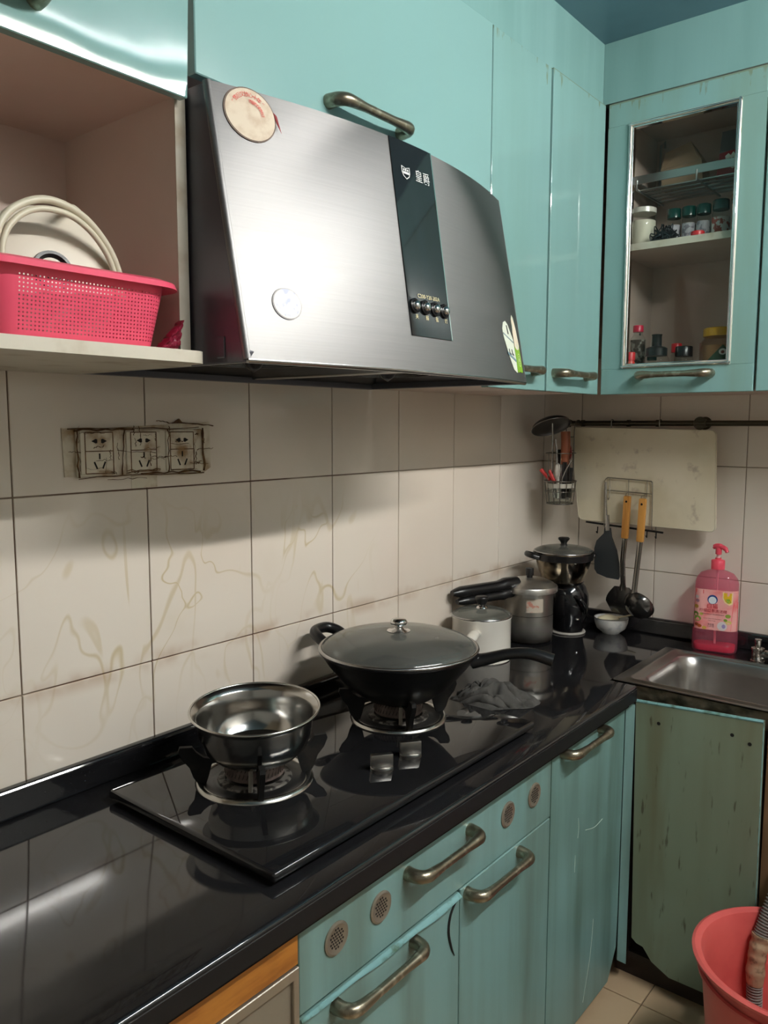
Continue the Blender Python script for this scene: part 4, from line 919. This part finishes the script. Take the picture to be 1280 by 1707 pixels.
def holder():
    had = set(bpy.data.objects)
    t = thing('utensil_basket', 'round wire utensil basket hung from the rail end in the corner', 'basket', (-.085, -.106, 1.185))
    WR = mat('dark wire', (.16, .15, .13, 1), .35, .9); cx, cy = -.085, -.106
    def ringp(r, z, n=28): return [(cx+r*math.cos(2*PI*k/n), cy+r*math.sin(2*PI*k/n), z) for k in range(n)]
    MB().tube(ringp(.049, 1.258), .0022, 8, closed=True).build('top_ring', WR, t, 60)
    MB().tube(ringp(.041, 1.187), .0018, 8, closed=True).build('bottom_ring', WR, t, 60)
    for k in range(14):
        a = 2*PI*k/14; c, s_ = math.cos(a), math.sin(a)
        MB().tube([(cx+.049*c, cy+.049*s_, 1.258), (cx+.041*c, cy+.041*s_, 1.187), (cx, cy, 1.184)], .0012, 6).build('wire', WR, t)
    MB().tube(ringp(.046, 1.225), .0012, 6, closed=True).build('middle_ring', WR, t, 60)
    b = MB().lathe([(0, 0), (.036, 0), (.041, .060), (.0405, .060), (.0355, .001), (0, .001)], (cx, cy, 1.187), 32).build('inner_cup', GLASS, t, 40)
    MB().lathe([(.0405, .05), (.043, .05), (.043, .064), (.0405, .064)], (cx, cy, 1.187), 32, closed=True).build('cup_rim', mat('off white plastic', S(196, 192, 180), .4), b)
    for y in (-.098, -.126):
        MB().tube(smooth_path([(-.036, y, 1.256), (-.036, y, 1.33), (-.036, y, 1.415), (-.026, y, 1.442), (-.004, y, 1.4475), (.007, y, 1.440)], 4), .0018, 8).build('hanger_wire', WR, t, 50)
    for z in (1.395, 1.352): MB().cyl((-.037, -.098, z), (-.037, -.126, z), .0014, seg=8).build('cross_wire', WR, t, 50)
    MB().tube(ringp(.046, 1.345), .0014, 6, closed=True).build('upper_ring', WR, t, 60)
    for k in (2, 12, 16, 26): MB().cyl(ringp(.046, 1.345)[k], ringp(.049, 1.258)[k], .0014, seg=6).build('upright_wire', WR, t)
    # what stands in it
    GS = mat('steel handle', 0); RD = mat('red plastic', S(206, 54, 52), .35); BW = mat('red brown wood', S(150, 84, 54), .5, var=(1, S(96, 50, 32), .4, .7, (60, 60, 6)))
    K = lambda *q: [(cx+a_, cy+b_, z_) for a_, b_, z_ in q]
    def stick(nm, lab, cat, pts, rs, m, part='handle', flat=None, grp=None):
        o = thing(nm, lab, cat, pts[0], grp); MB().tube(smooth_path(pts, 4), [lerp(rs[0], rs[1], i/(4*(len(pts)-1))) for i in range(4*(len(pts)-1)+1)], 10, flat=flat).build(part, m, o, 50); return o
    o = stick('cleaver', 'cleaver with a red brown wooden handle standing in the wire basket', 'knife', K((-.001, -.013, 1.31), (-.001, -.016, 1.37), (-.001, -.014, 1.412)), (.0140, .0150), BW)
    box(-.0875, -.0855, -.138, -.099, 1.20, 1.312).build('blade', mat('dull blade', (.3, .3, .3, 1), .3, 1), o)
    o = thing('skimmer', 'grey metal skimmer tilted over the top of the wire basket', 'skimmer', (-.08, -.09, 1.2))
    M = Matrix.Rotation(math.radians(-62), 4, 'X') @ Matrix.Rotation(math.radians(28), 4, 'Y')
    M = Matrix.Rotation(math.radians(-24), 4, 'X') @ Matrix.Rotation(math.radians(14), 4, 'Y')
    MB().lathe([(.062*math.sin(a), .026*math.cos(a)) for a in [PI/2*k/8 for k in range(8, -1, -1)]]+[(.0, .0235)]+[(.0605*math.sin(a), .0245*math.cos(a)-.0005) for a in [PI/2*k/8 for k in range(1, 9)]], (-.104, -.080, 1.426), 36, M=M).build('skimmer_bowl', mat('grey skimmer metal', (.15, .15, .15, 1), .35, .9), o, 40)
    MB().lathe([(.062+.0014*math.cos(k*PI/3), .0014*math.sin(k*PI/3)) for k in range(6)], (-.104, -.080, 1.426), 40, M=M, closed=True).build('rim_wire', STEEL, o, 60)
    MB().tube(smooth_path(K((-.004, .030, 1.438), (.003, .031, 1.38), (.005, .031, 1.29), (.004, .027, 1.205)), 5), .003, 8).build('handle', GS, o, 50)
    o = stick('paring_knife', 'small knife with a red handle leaning left in the wire basket', 'knife', K((-.019, .025, 1.260), (-.027, .041, 1.280), (-.032, .052, 1.294)), (.0055, .0065), RD)
    MB().tube(K((-.019, .025, 1.262), (-.011, .012, 1.205)), .003, 6, flat=.3).build('blade', STEEL, o)
    o = stick('peeler', 'red handled peeler upright in the wire basket', 'peeler', K((-.026, .006, 1.255), (-.030, .013, 1.272), (-.034, .022, 1.292)), (.007, .005), RD)
    MB().cyl(*K((-.026, .006, 1.257), (-.021, .003, 1.205)), .003, seg=8).build('blade', STEEL, o)
    o = stick('kitchen_scissors', 'kitchen scissors with dark red grips at the back of the basket', 'scissors', K((.019, -.010, 1.205), (.023, -.012, 1.28), (.026, -.012, 1.325)), (.003, .004), mat('dark red plastic', S(118, 40, 34), .4), 'grip')
    MB().tube([(cx+.026+.010*math.cos(a), cy-.012+.014*math.cos(a), 1.347+.022*math.sin(a)) for a in [2*PI*k/20 for k in range(20)]], .004, 8, closed=True).build('finger_loop', mat('dark red plastic', 0), o, 60)
    o = stick('chef_knife', 'knife with a thick black handle standing in the wire basket', 'knife', K((.014, .011, 1.257), (.016, .014, 1.31), (.017, .017, 1.355)), (.009, .010), BLACKPL)
    box(cx+.0135, cx+.015, cy+.001, cy+.021, 1.20, 1.26).build('blade', STEEL, o)
    o = stick('plastic_spoon', 'white plastic spoon upright in the wire basket', 'spoon', K((-.024, -.006, 1.205), (-.028, -.006, 1.25), (-.030, -.006, 1.272)), (.0035, .005), WHITEPL)
    MB().lathe([(0, -.024), (.008, -.016), (.010, 0), (.008, .016), (0, .024)], (cx-.030, cy-.006, 1.292), 16).build('spoon_head', WHITEPL, o, 50)
    for p, lb_ in ((K((-.007, .000, 1.205), (-.011, .006, 1.29), (-.016, .011, 1.388)), 'tallest thin steel skewer standing upright in the wire basket'), (K((-.013, -.008, 1.205), (-.017, .000, 1.29), (-.021, .005, 1.37)), 'thin steel skewer standing beside the tallest skewer in the wire basket'), (K((-.026, -.014, 1.205), (-.032, -.024, 1.27), (-.040, -.056, 1.325)), 'thin steel skewer leaning out of the wire basket towards the chopping board')):
        stick('skewer', lb_, 'skewer', list(p), (.0016, .0022), STEEL, 'rod', grp='steel skewers in the wire basket')
    for p, lb_ in ((K((.010, -.025, 1.205), (.011, -.028, 1.27), (.012, -.030, 1.30)), 'shorter knife with a slim black handle behind the skewers'), (K((-.015, -.020, 1.205), (-.020, -.024, 1.28), (-.0225, -.0255, 1.318)), 'longer knife with a slim black handle close to the cleaver')):
        stick('knife', lb_, 'knife', list(p), (.0062, .0070), BLACKPL, grp='slim black knives in the wire basket')
    for o in bpy.data.objects:      # the whole holder hangs clear of the board
        if o not in had and o.parent is None: o.location = o.location+Vector((-.043, -.0215, .003))
holder()

# ================================================================== INSIDE THE GLASS CABINET
def jar(nm, lab, cat, c, r, h, body_m, cap_m, cap_h, cap_r=None, fill=None, neck=.85, grp=None, label_m=None):
    c = Vector(c); t = thing(nm, lab, cat, c, grp); cr = cap_r or r*.95
    MB().lathe([(0, 0), (r*.94, 0), (r, r*.12), (r, h*.80), (r*neck, h*.92), (r*neck, h), (0, h)], c, 28).build('jar_body', body_m, t, 40)
    if fill: MB().lathe([(0, .002), (r*.88, .002), (r*.9, h*fill[1]), (0, h*fill[1])], c, 24).build('contents', fill[0], t, 40)
    MB().lathe([(0, h+cap_h), (cr*.92, h+cap_h), (cr, h+cap_h*.9), (cr, h-.002), (0, h-.002)], c, 28).build('cap', cap_m, t, 40)
    if label_m:
        MB().grid(lambda a, b: c+Vector(((r+.0008)*math.cos(lerp(2.2, 4.8, a)), (r+.0008)*math.sin(lerp(2.2, 4.8, a)), lerp(h*.15, h*.68, b))), 14, 1).build('paper_label', label_m, t, 60)
    return t
def cab_contents():
    S2, S1 = 1.9165, 1.5745
    GRN = mat('dark green cap', S(12, 62, 54), .2); PL = mat('grey paper label', S(176, 174, 180), .5, var=(90, S(120, 116, 126), .5, .6))
    PW = mat('white powder', S(226, 218, 200), .8); SPI = mat('pale spice', S(186, 172, 150), .8, var=(90, S(150, 130, 104), .4, .6))
    jar('storage_jar', 'wide clear jar of white powder at the end of the spice shelf', 'jar', (-.245, -.412, S2), .036, .088, GLASS, mat('clear cap', S(214, 210, 200), .2), .012, .034, (PW, .75), .95)
    for k, (y, lab) in enumerate(((-.492, 'spice jar with a green cap standing behind the black scourer'), (-.531, 'spice jar with a green cap second from the scourer'), (-.569, 'spice jar with a green cap behind the red lid'), (-.612, 'wide spice jar with a green cap and red white label'))):
        wide = k == 3
        jar('spice_jar', lab, 'jar', (-.235, y, S2), .0215 if wide else .0175, .066 if not wide else .070, GLASS, GRN, .022, .0205 if wide else .018, (SPI, .7), .9, label_m=mat('red and white label', S(206, 196, 190), .5, var=(60, S(150, 62, 48), .5, .56)) if wide else PL)
    jar('preserve_jar', 'jar with reddish contents beside the wide spice jar', 'jar', (-.235, -.662, S2), .026, .090, GLASS, mat('brown lid', S(150, 110, 84), .4), .010, .025, (mat('reddish food', S(168, 112, 84), .6, var=(60, S(120, 60, 40), .45, .6)), .9), .95)
    c = Vector((-.278, -.482, S2)); m = MB(); random.seed(3)
    pts = [c+Vector((random.uniform(-.014, .016), random.gauss(0, .018), abs(random.gauss(0, .6))*.036*max(.2, 1-abs(i % 7-3)/6))) for i in range(170)]
    m.tube(smooth_path([Vector((p.x, max(-.518, min(-.4515, p.y)), max(S2+.0015, min(S2+.045, p.z)))) for p in pts], 4), .0016, 5)
    tag(m.build('wire_scourer', mat('black wire', (.03, .032, .04, 1), .25, .6), None, 60, origin=c), 'tangled black wire scourer lying in front of the spice jars', 'scourer')
    lid = MB().lathe([(0, 0), (.017, 0), (.017, .009), (.015, .011), (0, .011)], (-.285, -.572, S2), 24); tag(lid.build('jar_lid', mat('bright red plastic', S(206, 44, 52), .35), None, 40, origin=(-.285, -.572, S2)), 'loose red lid lying on the spice shelf edge', 'lid')
    tag(box(-.08, -.03, -.50, -.44, S2, S2+.085, .001, 1).build('cardboard_box', mat('orange brown card', S(150, 92, 58), .6), None, origin=(-.05, -.47, S2)), 'small orange brown box behind the spice jars', 'box')
    # hanging metal rack
    r = thing('metal_shelf_rack', 'hanging flat steel rack in the upper part of the glass cabinet', 'rack', (-.14, -.53, 2.09)); FS = mat('flat grey steel', (.42, .43, .42, 1), .35, .9); rz = 2.088
    f = MB(); f.box(-.232, -.229, -.70, -.376, rz, rz+.022, .0008, 1); f.build('front_band', FS, r)
    box(-.229, -.03, -.379, -.376, rz-.004, rz+.014, .0008, 1).build('end_band', FS, r); box(-.229, -.03, -.70, -.697, rz-.004, rz+.014, .0008, 1).build('end_band', FS, r)
    for x_ in (-.20, -.165, -.13, -.095, -.06): box(x_-.009, x_+.009, -.70, -.378, rz-.012, rz-.009).build('slat', FS, r)
    for y in (-.385, -.545): MB().tube([(-.232, y, rz+.01), (-.232, y, rz-.014), (-.03, y, rz-.014)], .0028, 8).build('bracket', FS, r, 50)
    MB().tube([(-.03, -.372, rz-.014), (-.03, -.372, 2.245), (-.03, -.384, 2.252), (-.03, -.384, 2.235)], .0035, 8).build('upright', FS, r, 50)
    MB().tube([(-.03, -.69, rz-.014), (-.03, -.69, 2.245)], .0035, 8).build('upright', FS, r, 50)
    # folded carton standing on the rack
    cb = thing('carton', 'open beige cardboard carton tilted on the steel rack', 'carton', (-.12, -.48, rz)); CB = mat('beige card', S(176, 152, 124), .7)
    M = rot('X', -6, (-.12, -.48, rz))
    MB().prism([M @ Vector(q) for q in ((-.15, -.425, rz), (-.15, -.535, rz), (-.15, -.535, rz+.055), (-.15, -.425, rz+.055))], (.06, 0, 0)).build('carton_body', CB, cb)
    MB().prism([M @ Vector(q) for q in ((-.152, -.425, rz+.055), (-.152, -.530, rz+.055), (-.105, -.497, rz+.125), (-.105, -.425, rz+.115))], (.002, 0, .001)).build('flap', CB, cb)
    MB().prism([M @ Vector(q) for q in ((-.152, -.535, rz+.055), (-.092, -.535, rz+.055), (-.100, -.50, rz+.12))], (0, .002, 0)).build('flap', CB, cb)
    p = thing('snack_pouch', 'dark red pouch with a white crest standing on the rack', 'pouch', (-.15, -.62, rz-.008)); RDP = mat('dark red foil', S(150, 34, 44), .3); GYP = mat('grey foil', S(110, 110, 112), .3, .4)
    def pouch(a, b): return Vector((-.17-.018*math.sin(a*PI)*(1-b*.8), lerp(-.575-.012*b, -.675+.012*b, a), rz-.008+.118*b))
    MB().slab(lambda a, b: pouch(a, b*.55), 10, 8, lambda v: Vector((-.145, v.y, v.z))).build('lower_part', RDP, p, 40)
    MB().slab(lambda a, b: pouch(a, .55+b*.45), 10, 6, lambda v: Vector((-.148, v.y, v.z))).build('upper_part', GYP, p, 40)
    cr = [(-.020, .014), (-.012, .020), (-.006, .014), (0, .022), (.006, .014), (.012, .020), (.020, .014), (.016, -.008), (0, -.020), (-.016, -.008)]
    MB().prism([(-.189, -.622-a, rz+.028+b) for a, b in cr], (.001, 0, 0)).build('crest', mat('white print', S(224, 220, 208), .5), p)
    MB().prism([(-.1895, -.622-a*.55, rz+.026+b*.5) for a, b in cr], (.0005, 0, 0)).build('crest_mark', mat('dark print', 0), p)
    # bottom of the cabinet
    RC = mat('bright red plastic', 0)
    jar('glass_bottle', 'clear bottle with a raspberry red cap in the cabinet corner', 'bottle', (-.235, -.405, S1), .022, .118, GLASS, mat('raspberry cap', S(196, 40, 70), .3), .016, .014, (mat('dark dried herbs', S(74, 62, 54), .8, var=(70, S(150, 142, 132), .5, .6)), .8), .55)
    jar('seasoning_jar', 'little jar with a bright red cap and red label at the front', 'jar', (-.285, -.405, S1), .0125, .038, mat('red label jar', S(206, 120, 100), .4, var=(90, S(216, 60, 50), .45, .55)), RC, .020, .013)
    jar('seasoning_jar', 'little jar with a dark green cap beside the black nozzle bottle', 'jar', (-.222, -.441, S1), .012, .040, GLASS, GRN, .018, .013)
    o = thing('sauce_dispenser', 'squat bottle with a wide black nozzle cap', 'bottle', (-.272, -.472, S1))
    c = Vector((-.272, -.472, S1)); MB().lathe([(0, 0), (.032, 0), (.034, .004), (.034, .035), (.028, .046), (0, .046)], c, 32).build('bottle_body', GLASS, o, 40)
    MB().lathe([(0, .045), (.028, .045), (.028, .065), (.022, .069), (.013, .071), (.0125, .098), (.014, .100), (.014, .102), (0, .102)], c, 32).build('nozzle_cap', BLACKPL, o, 40)
    MB().lathe([(0, .002), (.030, .002), (.030, .022), (0, .022)], c, 28).build('contents', mat('brown sauce', S(92, 76, 66), .4), o, 40)
    jar('seasoning_jar', 'jar with a red cap half hidden behind the black nozzle bottle', 'jar', (-.20, -.500, S1), .014, .060, GLASS, RC, .022, .014)
    jar('condiment_jar', 'low jar with a glossy black screw lid next to the honey jar', 'jar', (-.275, -.546, S1), .024, .042, GLASS, BLACKPL, .024, .022, (SPI, .6), .9)
    t = jar('honey_jar', 'large jar with a yellow lid and a green triangular label', 'jar', (-.245, -.632, S1), .054, .090, glassy('amber glass', (.82, .72, .60, 1)), mat('yellow lid', S(206, 150, 24), .35), .020, .046, (mat('amber honey', S(176, 140, 104), .3), .72), .80)
    c = Vector((-.245, -.632, S1)); P = lambda a, z, o=.0012: c+Vector(((.054+o)*math.cos(PI+.34+a/.054), (.054+o)*math.sin(PI+.34+a/.054), z))
    lb = MB().add([P(-.036, .026), P(-.018, .026), P(0, .026), P(.018, .026), P(.036, .026), P(.018, .044), P(0, .064), P(-.018, .044)], [(0, 1, 7), (1, 2, 6, 7), (2, 3, 5, 6), (3, 4, 5)]).build('paper_label', mat('dark green label', S(34, 74, 46), .4), t)
    MB().add([P(.009*math.cos(k*PI/8), .046+.008*math.sin(k*PI/8), .002) for k in range(16)], [tuple(range(16))]).build('label_disc', mat('white print', 0), lb)
    MB().add([P(.004*math.cos(k*PI/5), .045+.004*math.sin(k*PI/5), .0026) for k in range(10)], [tuple(range(10))]).build('label_mark', mat('brown print', S(130, 60, 40), .5), lb)
cab_contents()

# ================================================================== NICHE CONTENTS
NZ = 1.5358
def niche():
    t = thing('plastic_basket', 'pink perforated plastic basket standing on the open shelf', 'basket', (-1.87, -.26, NZ))
    x = N('pink perforated plastic'); px, py, pz = x.xyz()
    p0 = x.math('SUBTRACT', x.math('FRACT', x.math('MULTIPLY', px, 196)), .5); q0 = x.math('SUBTRACT', x.math('FRACT', x.math('MULTIPLY', pz, 205)), .5)
    rr = x.math('SQRT', x.math('ADD', x.math('MULTIPLY', p0, p0), x.math('MULTIPLY', q0, q0)))
    hole = x.math('LESS_THAN', rr, .20)
    zone = x.math('MULTIPLY', x.math('MULTIPLY', x.math('GREATER_THAN', pz, NZ+.012), x.math('LESS_THAN', pz, NZ+.080)), x.math('MULTIPLY', x.math('GREATER_THAN', px, -1.950), x.math('LESS_THAN', px, -1.745)))
    hole = x.math('MULTIPLY', hole, zone)
    b = x.bsdf(S(232, 84, 112), .38, 0, Subsurface_Weight=0.0); tr = x.n('ShaderNodeBsdfTransparent'); mx = x.n('ShaderNodeMixShader')
    x.l(hole, mx.inputs[0]); x.l(b.outputs[0], mx.inputs[1]); x.l(tr.outputs[0], mx.inputs[2]); PKB = x.done(mx)
    PKS = mat('pink plastic', S(232, 84, 112), .36)
    cx, cy = -1.861, -.245
    def lp(w_, d_, r, z): return [(cx+a, cy+b_, z) for a, b_ in rrect(w_, d_, r, 6)]
    L = [lp(.225, .150, .03, NZ), lp(.230, .155, .032, NZ+.004), lp(.265, .178, .036, NZ+.088), lp(.268, .180, .036, NZ+.092)]
    m = MB(); n_ = len(L[0]); fs = [(i*n_+k, i*n_+(k+1) % n_, (i+1)*n_+(k+1) % n_, (i+1)*n_+k) for i in range(3) for k in range(n_)]
    fs.append(tuple(range(n_))[::-1]); m.add([p for l in L for p in l], fs).build('basket_wall', PKB, t, 40)
    R = [lp(.266, .178, .036, NZ+.090), lp(.272, .184, .038, NZ+.096), lp(.296, .204, .046, NZ+.092), lp(.302, .210, .048, NZ+.084), lp(.298, .206, .047, NZ+.084), lp(.270, .182, .038, NZ+.089)]
    m = MB(); k6 = len(R); fs = [(i*n_+k, i*n_+(k+1) % n_, ((i+1) % k6)*n_+(k+1) % n_, ((i+1) % k6)*n_+k) for i in range(k6) for k in range(n_)]
    m.add([p for l in R for p in l], fs).build('rim', PKS, t, 40)
    # round white appliance in the basket with its cable
    c = Vector((-1.872, -.262, 1.628)); d = thing('round_appliance', 'white round plastic appliance with a black hub propped in the pink basket', 'appliance', (c.x, c.y, NZ+.004))
    M = Matrix.Rotation(math.radians(-10), 4, 'Z') @ Matrix.Rotation(math.radians(78), 4, 'X')
    WP = mat('ivory plastic', S(222, 214, 198), .4)
    MB().lathe([(0, .016), (.03, .017), (.06, .014), (.085, .008), (.093, .0), (.091, -.012), (.06, -.018), (0, -.018)], c, 60, M=M).build('disc', WP, d, 50)
    hb = MB().lathe([(0, .012), (.016, .014), (.021, .022), (.025, .022), (.027, .015), (.030, .013)], c, 32, M=M).build('hub', BLACKPL, d, 40)
    MB().lathe([(.010, .016), (.012, .0185), (.014, .016)], c, 24, M=M).build('hub_ring', mat('dark rubber', (.02, .02, .022, 1), .5), hb, 50)
    w = thing('power_cable', 'coiled white power cable looped over the pink basket', 'cable', (-1.87, -.29, NZ+.02)); CW = mat('aged white cable', S(206, 200, 178), .4)
    MB().tube(smooth_path([(-1.962, -.315, 1.60), (-1.966, -.315, 1.645), (-1.950, -.312, 1.682), (-1.915, -.310, 1.706), (-1.880, -.308, 1.711), (-1.84, -.302, 1.70), (-1.805, -.295, 1.672), (-1.785, -.29, 1.638), (-1.778, -.285, 1.60)], 6), .0048, 10).build('cable_loop', CW, w, 60)
    MB().tube(smooth_path([(-1.953, -.310, 1.60), (-1.955, -.310, 1.645), (-1.940, -.308, 1.676), (-1.91, -.307, 1.697), (-1.87, -.306, 1.700), (-1.835, -.301, 1.687), (-1.806, -.295, 1.661), (-1.792, -.292, 1.63), (-1.787, -.290, 1.60)], 6), .0040, 10).build('cable_loop', CW, w, 60)
    MB().tube(smooth_path([(-1.858, -.29, 1.707), (-1.838, -.27, 1.718), (-1.812, -.25, 1.712), (-1.785, -.235, 1.685), (-1.765, -.24, 1.65), (-1.758, -.25, 1.60)], 6), .0052, 10).build('cable_loop', CW, w, 60)
    # red plastic bag tucked at the end of the basket
    random.seed(11)
    def bag(a, b):
        u, v = a, b; k = noise.noise(Vector((a*5, b*5, 2)))*.006+noise.noise(Vector((a*14, b*14, 6)))*.0025
        return Vector((lerp(-1.7425+.010*v, -1.7085, u)+.004*v*u, -.325+k+.012*(1-v), NZ+.0008+.046*v*(.35+.65*u)))
    m = MB().slab(bag, 26, 20, lambda v: v+Vector((0, .016+noise.noise(v*60)*.004, 0)))
    tag(m.build('plastic_bag', mat('dark red film', S(150, 40, 66), .18, bump=(70, .5)), None, 50, origin=(-1.73, -.32, NZ)), 'crumpled dark red plastic bag between the basket and the cabinet side', 'bag')
niche()

# ================================================================== POWER SOCKETS under brown tape
def sockets():
    t = thing('power_socket', 'triple power socket under brown stained tape on the tiles', 'socket', (-1.56, 0, 1.385))
    FILM = mat('stained tape film', S(222, 214, 194), .4, var=(22, S(164, 134, 92), .42, .7))
    BRN = mat('brown grime', S(96, 66, 38), .8, var=(50, S(150, 116, 76), .45, .7)); HOL = mat('socket slot shade', (.008, .006, .005, 1), .8)
    SOC = mat('aged socket plastic', S(224, 216, 196), .4, var=(26, S(158, 124, 80), .45, .72))
    y0 = -.0005
    MB().prism([(-1.715, y0, 1.345), (-1.718, y0, 1.428), (-1.60, y0, 1.430), (-1.52, y0, 1.434), (-1.405, y0, 1.440), (-1.404, y0, 1.35), (-1.43, y0, 1.336), (-1.60, y0, 1.342)], (0, -.002, 0)).build('tape_film', FILM, t)
    bp = box(-1.695, -1.428, -.0095, -.002, 1.343, 1.426, .002, 1).build('back_plate', SOC, t)
    for xc in (-1.6545, -1.5645, -1.4795):
        s_ = box(xc-.036, xc+.036, -.0125, -.009, 1.348, 1.422, .0012, 1).build('socket_unit', SOC, t)
        f = MB()
        for z in (1.3495, 1.388, 1.4205): f.box(xc-.027, xc+.027, -.0131, -.0124, z-.0008, z+.0008)
        for q in (-.027, .027): f.box(xc+q-.0008, xc+q+.0008, -.0131, -.0124, 1.3495, 1.4205)
        f.build('grime_line', BRN, s_)
        h = MB()
        for q in (-.0085, .0085):
            h.prism([(xc+q*1.75, -.0125, 1.4055), (xc+q*.8, -.0125, 1.4095), (xc+q*.45, -.0125, 1.4085), (xc+q*.45, -.0125, 1.4025), (xc+q*.8, -.0125, 1.4015)], (0, -.0006, 0))
        h.box(xc-.0012, xc+.0012, -.0133, -.0124, 1.374, 1.384)
        for sg in (-1, 1): h.box(xc+sg*.008-.0013, xc+sg*.008+.0013, -.0133, -.0124, 1.357, 1.370, M=rot('Y', sg*24, (xc+sg*.008, -.0128, 1.3635)))
        h.build('socket_slots', HOL, s_)  # dark shapes laid on the face paint the shade inside the slots
    random.seed(5); g = MB()
    def strip(a, b, w_): 
        a, b = Vector((a[0], -.0126, a[1])), Vector((b[0], -.0126, b[1])); n = 8; d = (b-a).normalized(); q = Vector((-d.z, 0, d.x))
        pts = [a.lerp(b, i/n)+q*random.uniform(-.0018, .0018) for i in range(n+1)]
        g.tube(pts, [w_*random.uniform(.8, 2.0) for _ in range(n+1)], 6, flat=.35)
    for a, b, w_ in (((-1.712, 1.426), (-1.44, 1.428), .0018), ((-1.700, 1.424), (-1.585, 1.427), .0026), ((-1.695, 1.342), (-1.43, 1.342), .002), ((-1.57, 1.345), (-1.44, 1.345), .0032), ((-1.697, 1.425), (-1.695, 1.343), .0017), ((-1.430, 1.428), (-1.428, 1.345), .0022), ((-1.51, 1.425), (-1.512, 1.345), .0012), ((-1.605, 1.425), (-1.61, 1.345), .0012), ((-1.50, 1.438), (-1.405, 1.433), .0022), ((-1.535, 1.442), (-1.50, 1.436), .0012), ((-1.445, 1.386), (-1.405, 1.388), .0009), ((-1.712, 1.388), (-1.69, 1.388), .0010), ((-1.60, 1.352), (-1.53, 1.352), .0016), ((-1.62, 1.388), (-1.54, 1.382), .0010), ((-1.64, 1.338), (-1.56, 1.336), .0010)):
        strip(a, b, w_)
    for _ in range(34):
        xa, za = random.uniform(-1.70, -1.42), random.uniform(1.345, 1.425); hz = random.random() < .55; ln = random.uniform(.008, .05)
        strip((xa, za), (min(xa+ln, -1.415) if hz else xa+random.uniform(-.002, .002), za+random.uniform(-.003, .003) if hz else min(za+ln, 1.432)), random.uniform(.0004, .0011))
    g.build('grime_streaks', BRN, t)
    MB().prism([(-1.493, y0, 1.437), (-1.478, y0, 1.4455), (-1.470, y0, 1.437)], (0, -.004, 0)).build('tape_fold', BRN, t)
    MB().prism([(-1.585, -.0005, 1.318), (-1.585, -.0005, 1.345), (-1.53, -.0005, 1.345), (-1.53, -.0005, 1.318)], (0, -.001, 0)).build('tape_tab', FILM, t)
sockets()

# ================================================================== BUCKET AND HOSE on the floor
def bucket():
    c = Vector((-.745, -.974, 0)); t = thing('bucket', 'coral pink plastic bucket on the floor below the sink', 'bucket', c)
    PB = mat('coral pink plastic', S(226, 104, 98), .4, var=(6, S(206, 84, 80), .4, .7))
    MB().lathe([(0, .0), (.135, .0), (.140, .004), (.168, .30), (.172, .345), (.180, .352), (.189, .356), (.190, .362), (.184, .365), (.172, .360), (.166, .345), (.162, .30), (.134, .010), (0, .006)], c, 72).build('bucket_body', PB, t, 40)
    MB().lathe([(.171, .318), (.178, .320), (.178, .326), (.172, .328)], c, 72).build('rib', PB, t, 40)
    h = thing('drain_hose', 'grey corrugated drain hose with a taped joint dipping into the bucket', 'hose', (-.64, -.89, .15))
    P = smooth_path([(-.46, -.945, .60), (-.535, -.925, .50), (-.600, -.904, .40), (-.635, -.888, .32), (-.648, -.884, .25), (-.652, -.886, .165)], 14)
    n = len(P); cut0, cut1 = int(n*.60), int(n*.85)
    HG = mat('grey corrugated plastic', S(134, 128, 122), .45); TP = mat('dirty beige tape', S(170, 148, 118), .7, var=(40, S(112, 92, 70), .45, .6), bump=(80, .6))
    def corr(seg, nm, m):
        Q = []; 
        for i in range(len(seg)-1):
            for k in range(4): Q.append(seg[i].lerp(seg[i+1], k/4))
        Q.append(seg[-1])
        return MB().tube(Q, [.0150+.0020*(1 if (i//2) % 2 else -1) for i in range(len(Q))], 16).build(nm, m, h, 30)
    corr(P[:cut0+1], 'hose_section', HG); corr(P[cut1:], 'hose_section', HG)
    random.seed(2)
    MB().tube(P[cut0-1:cut1+2], [.0185+random.uniform(-.0015, .0018) for _ in range(len(P[cut0-1:cut1+2]))], 16).build('tape_wrap', TP, h, 60)
bucket()
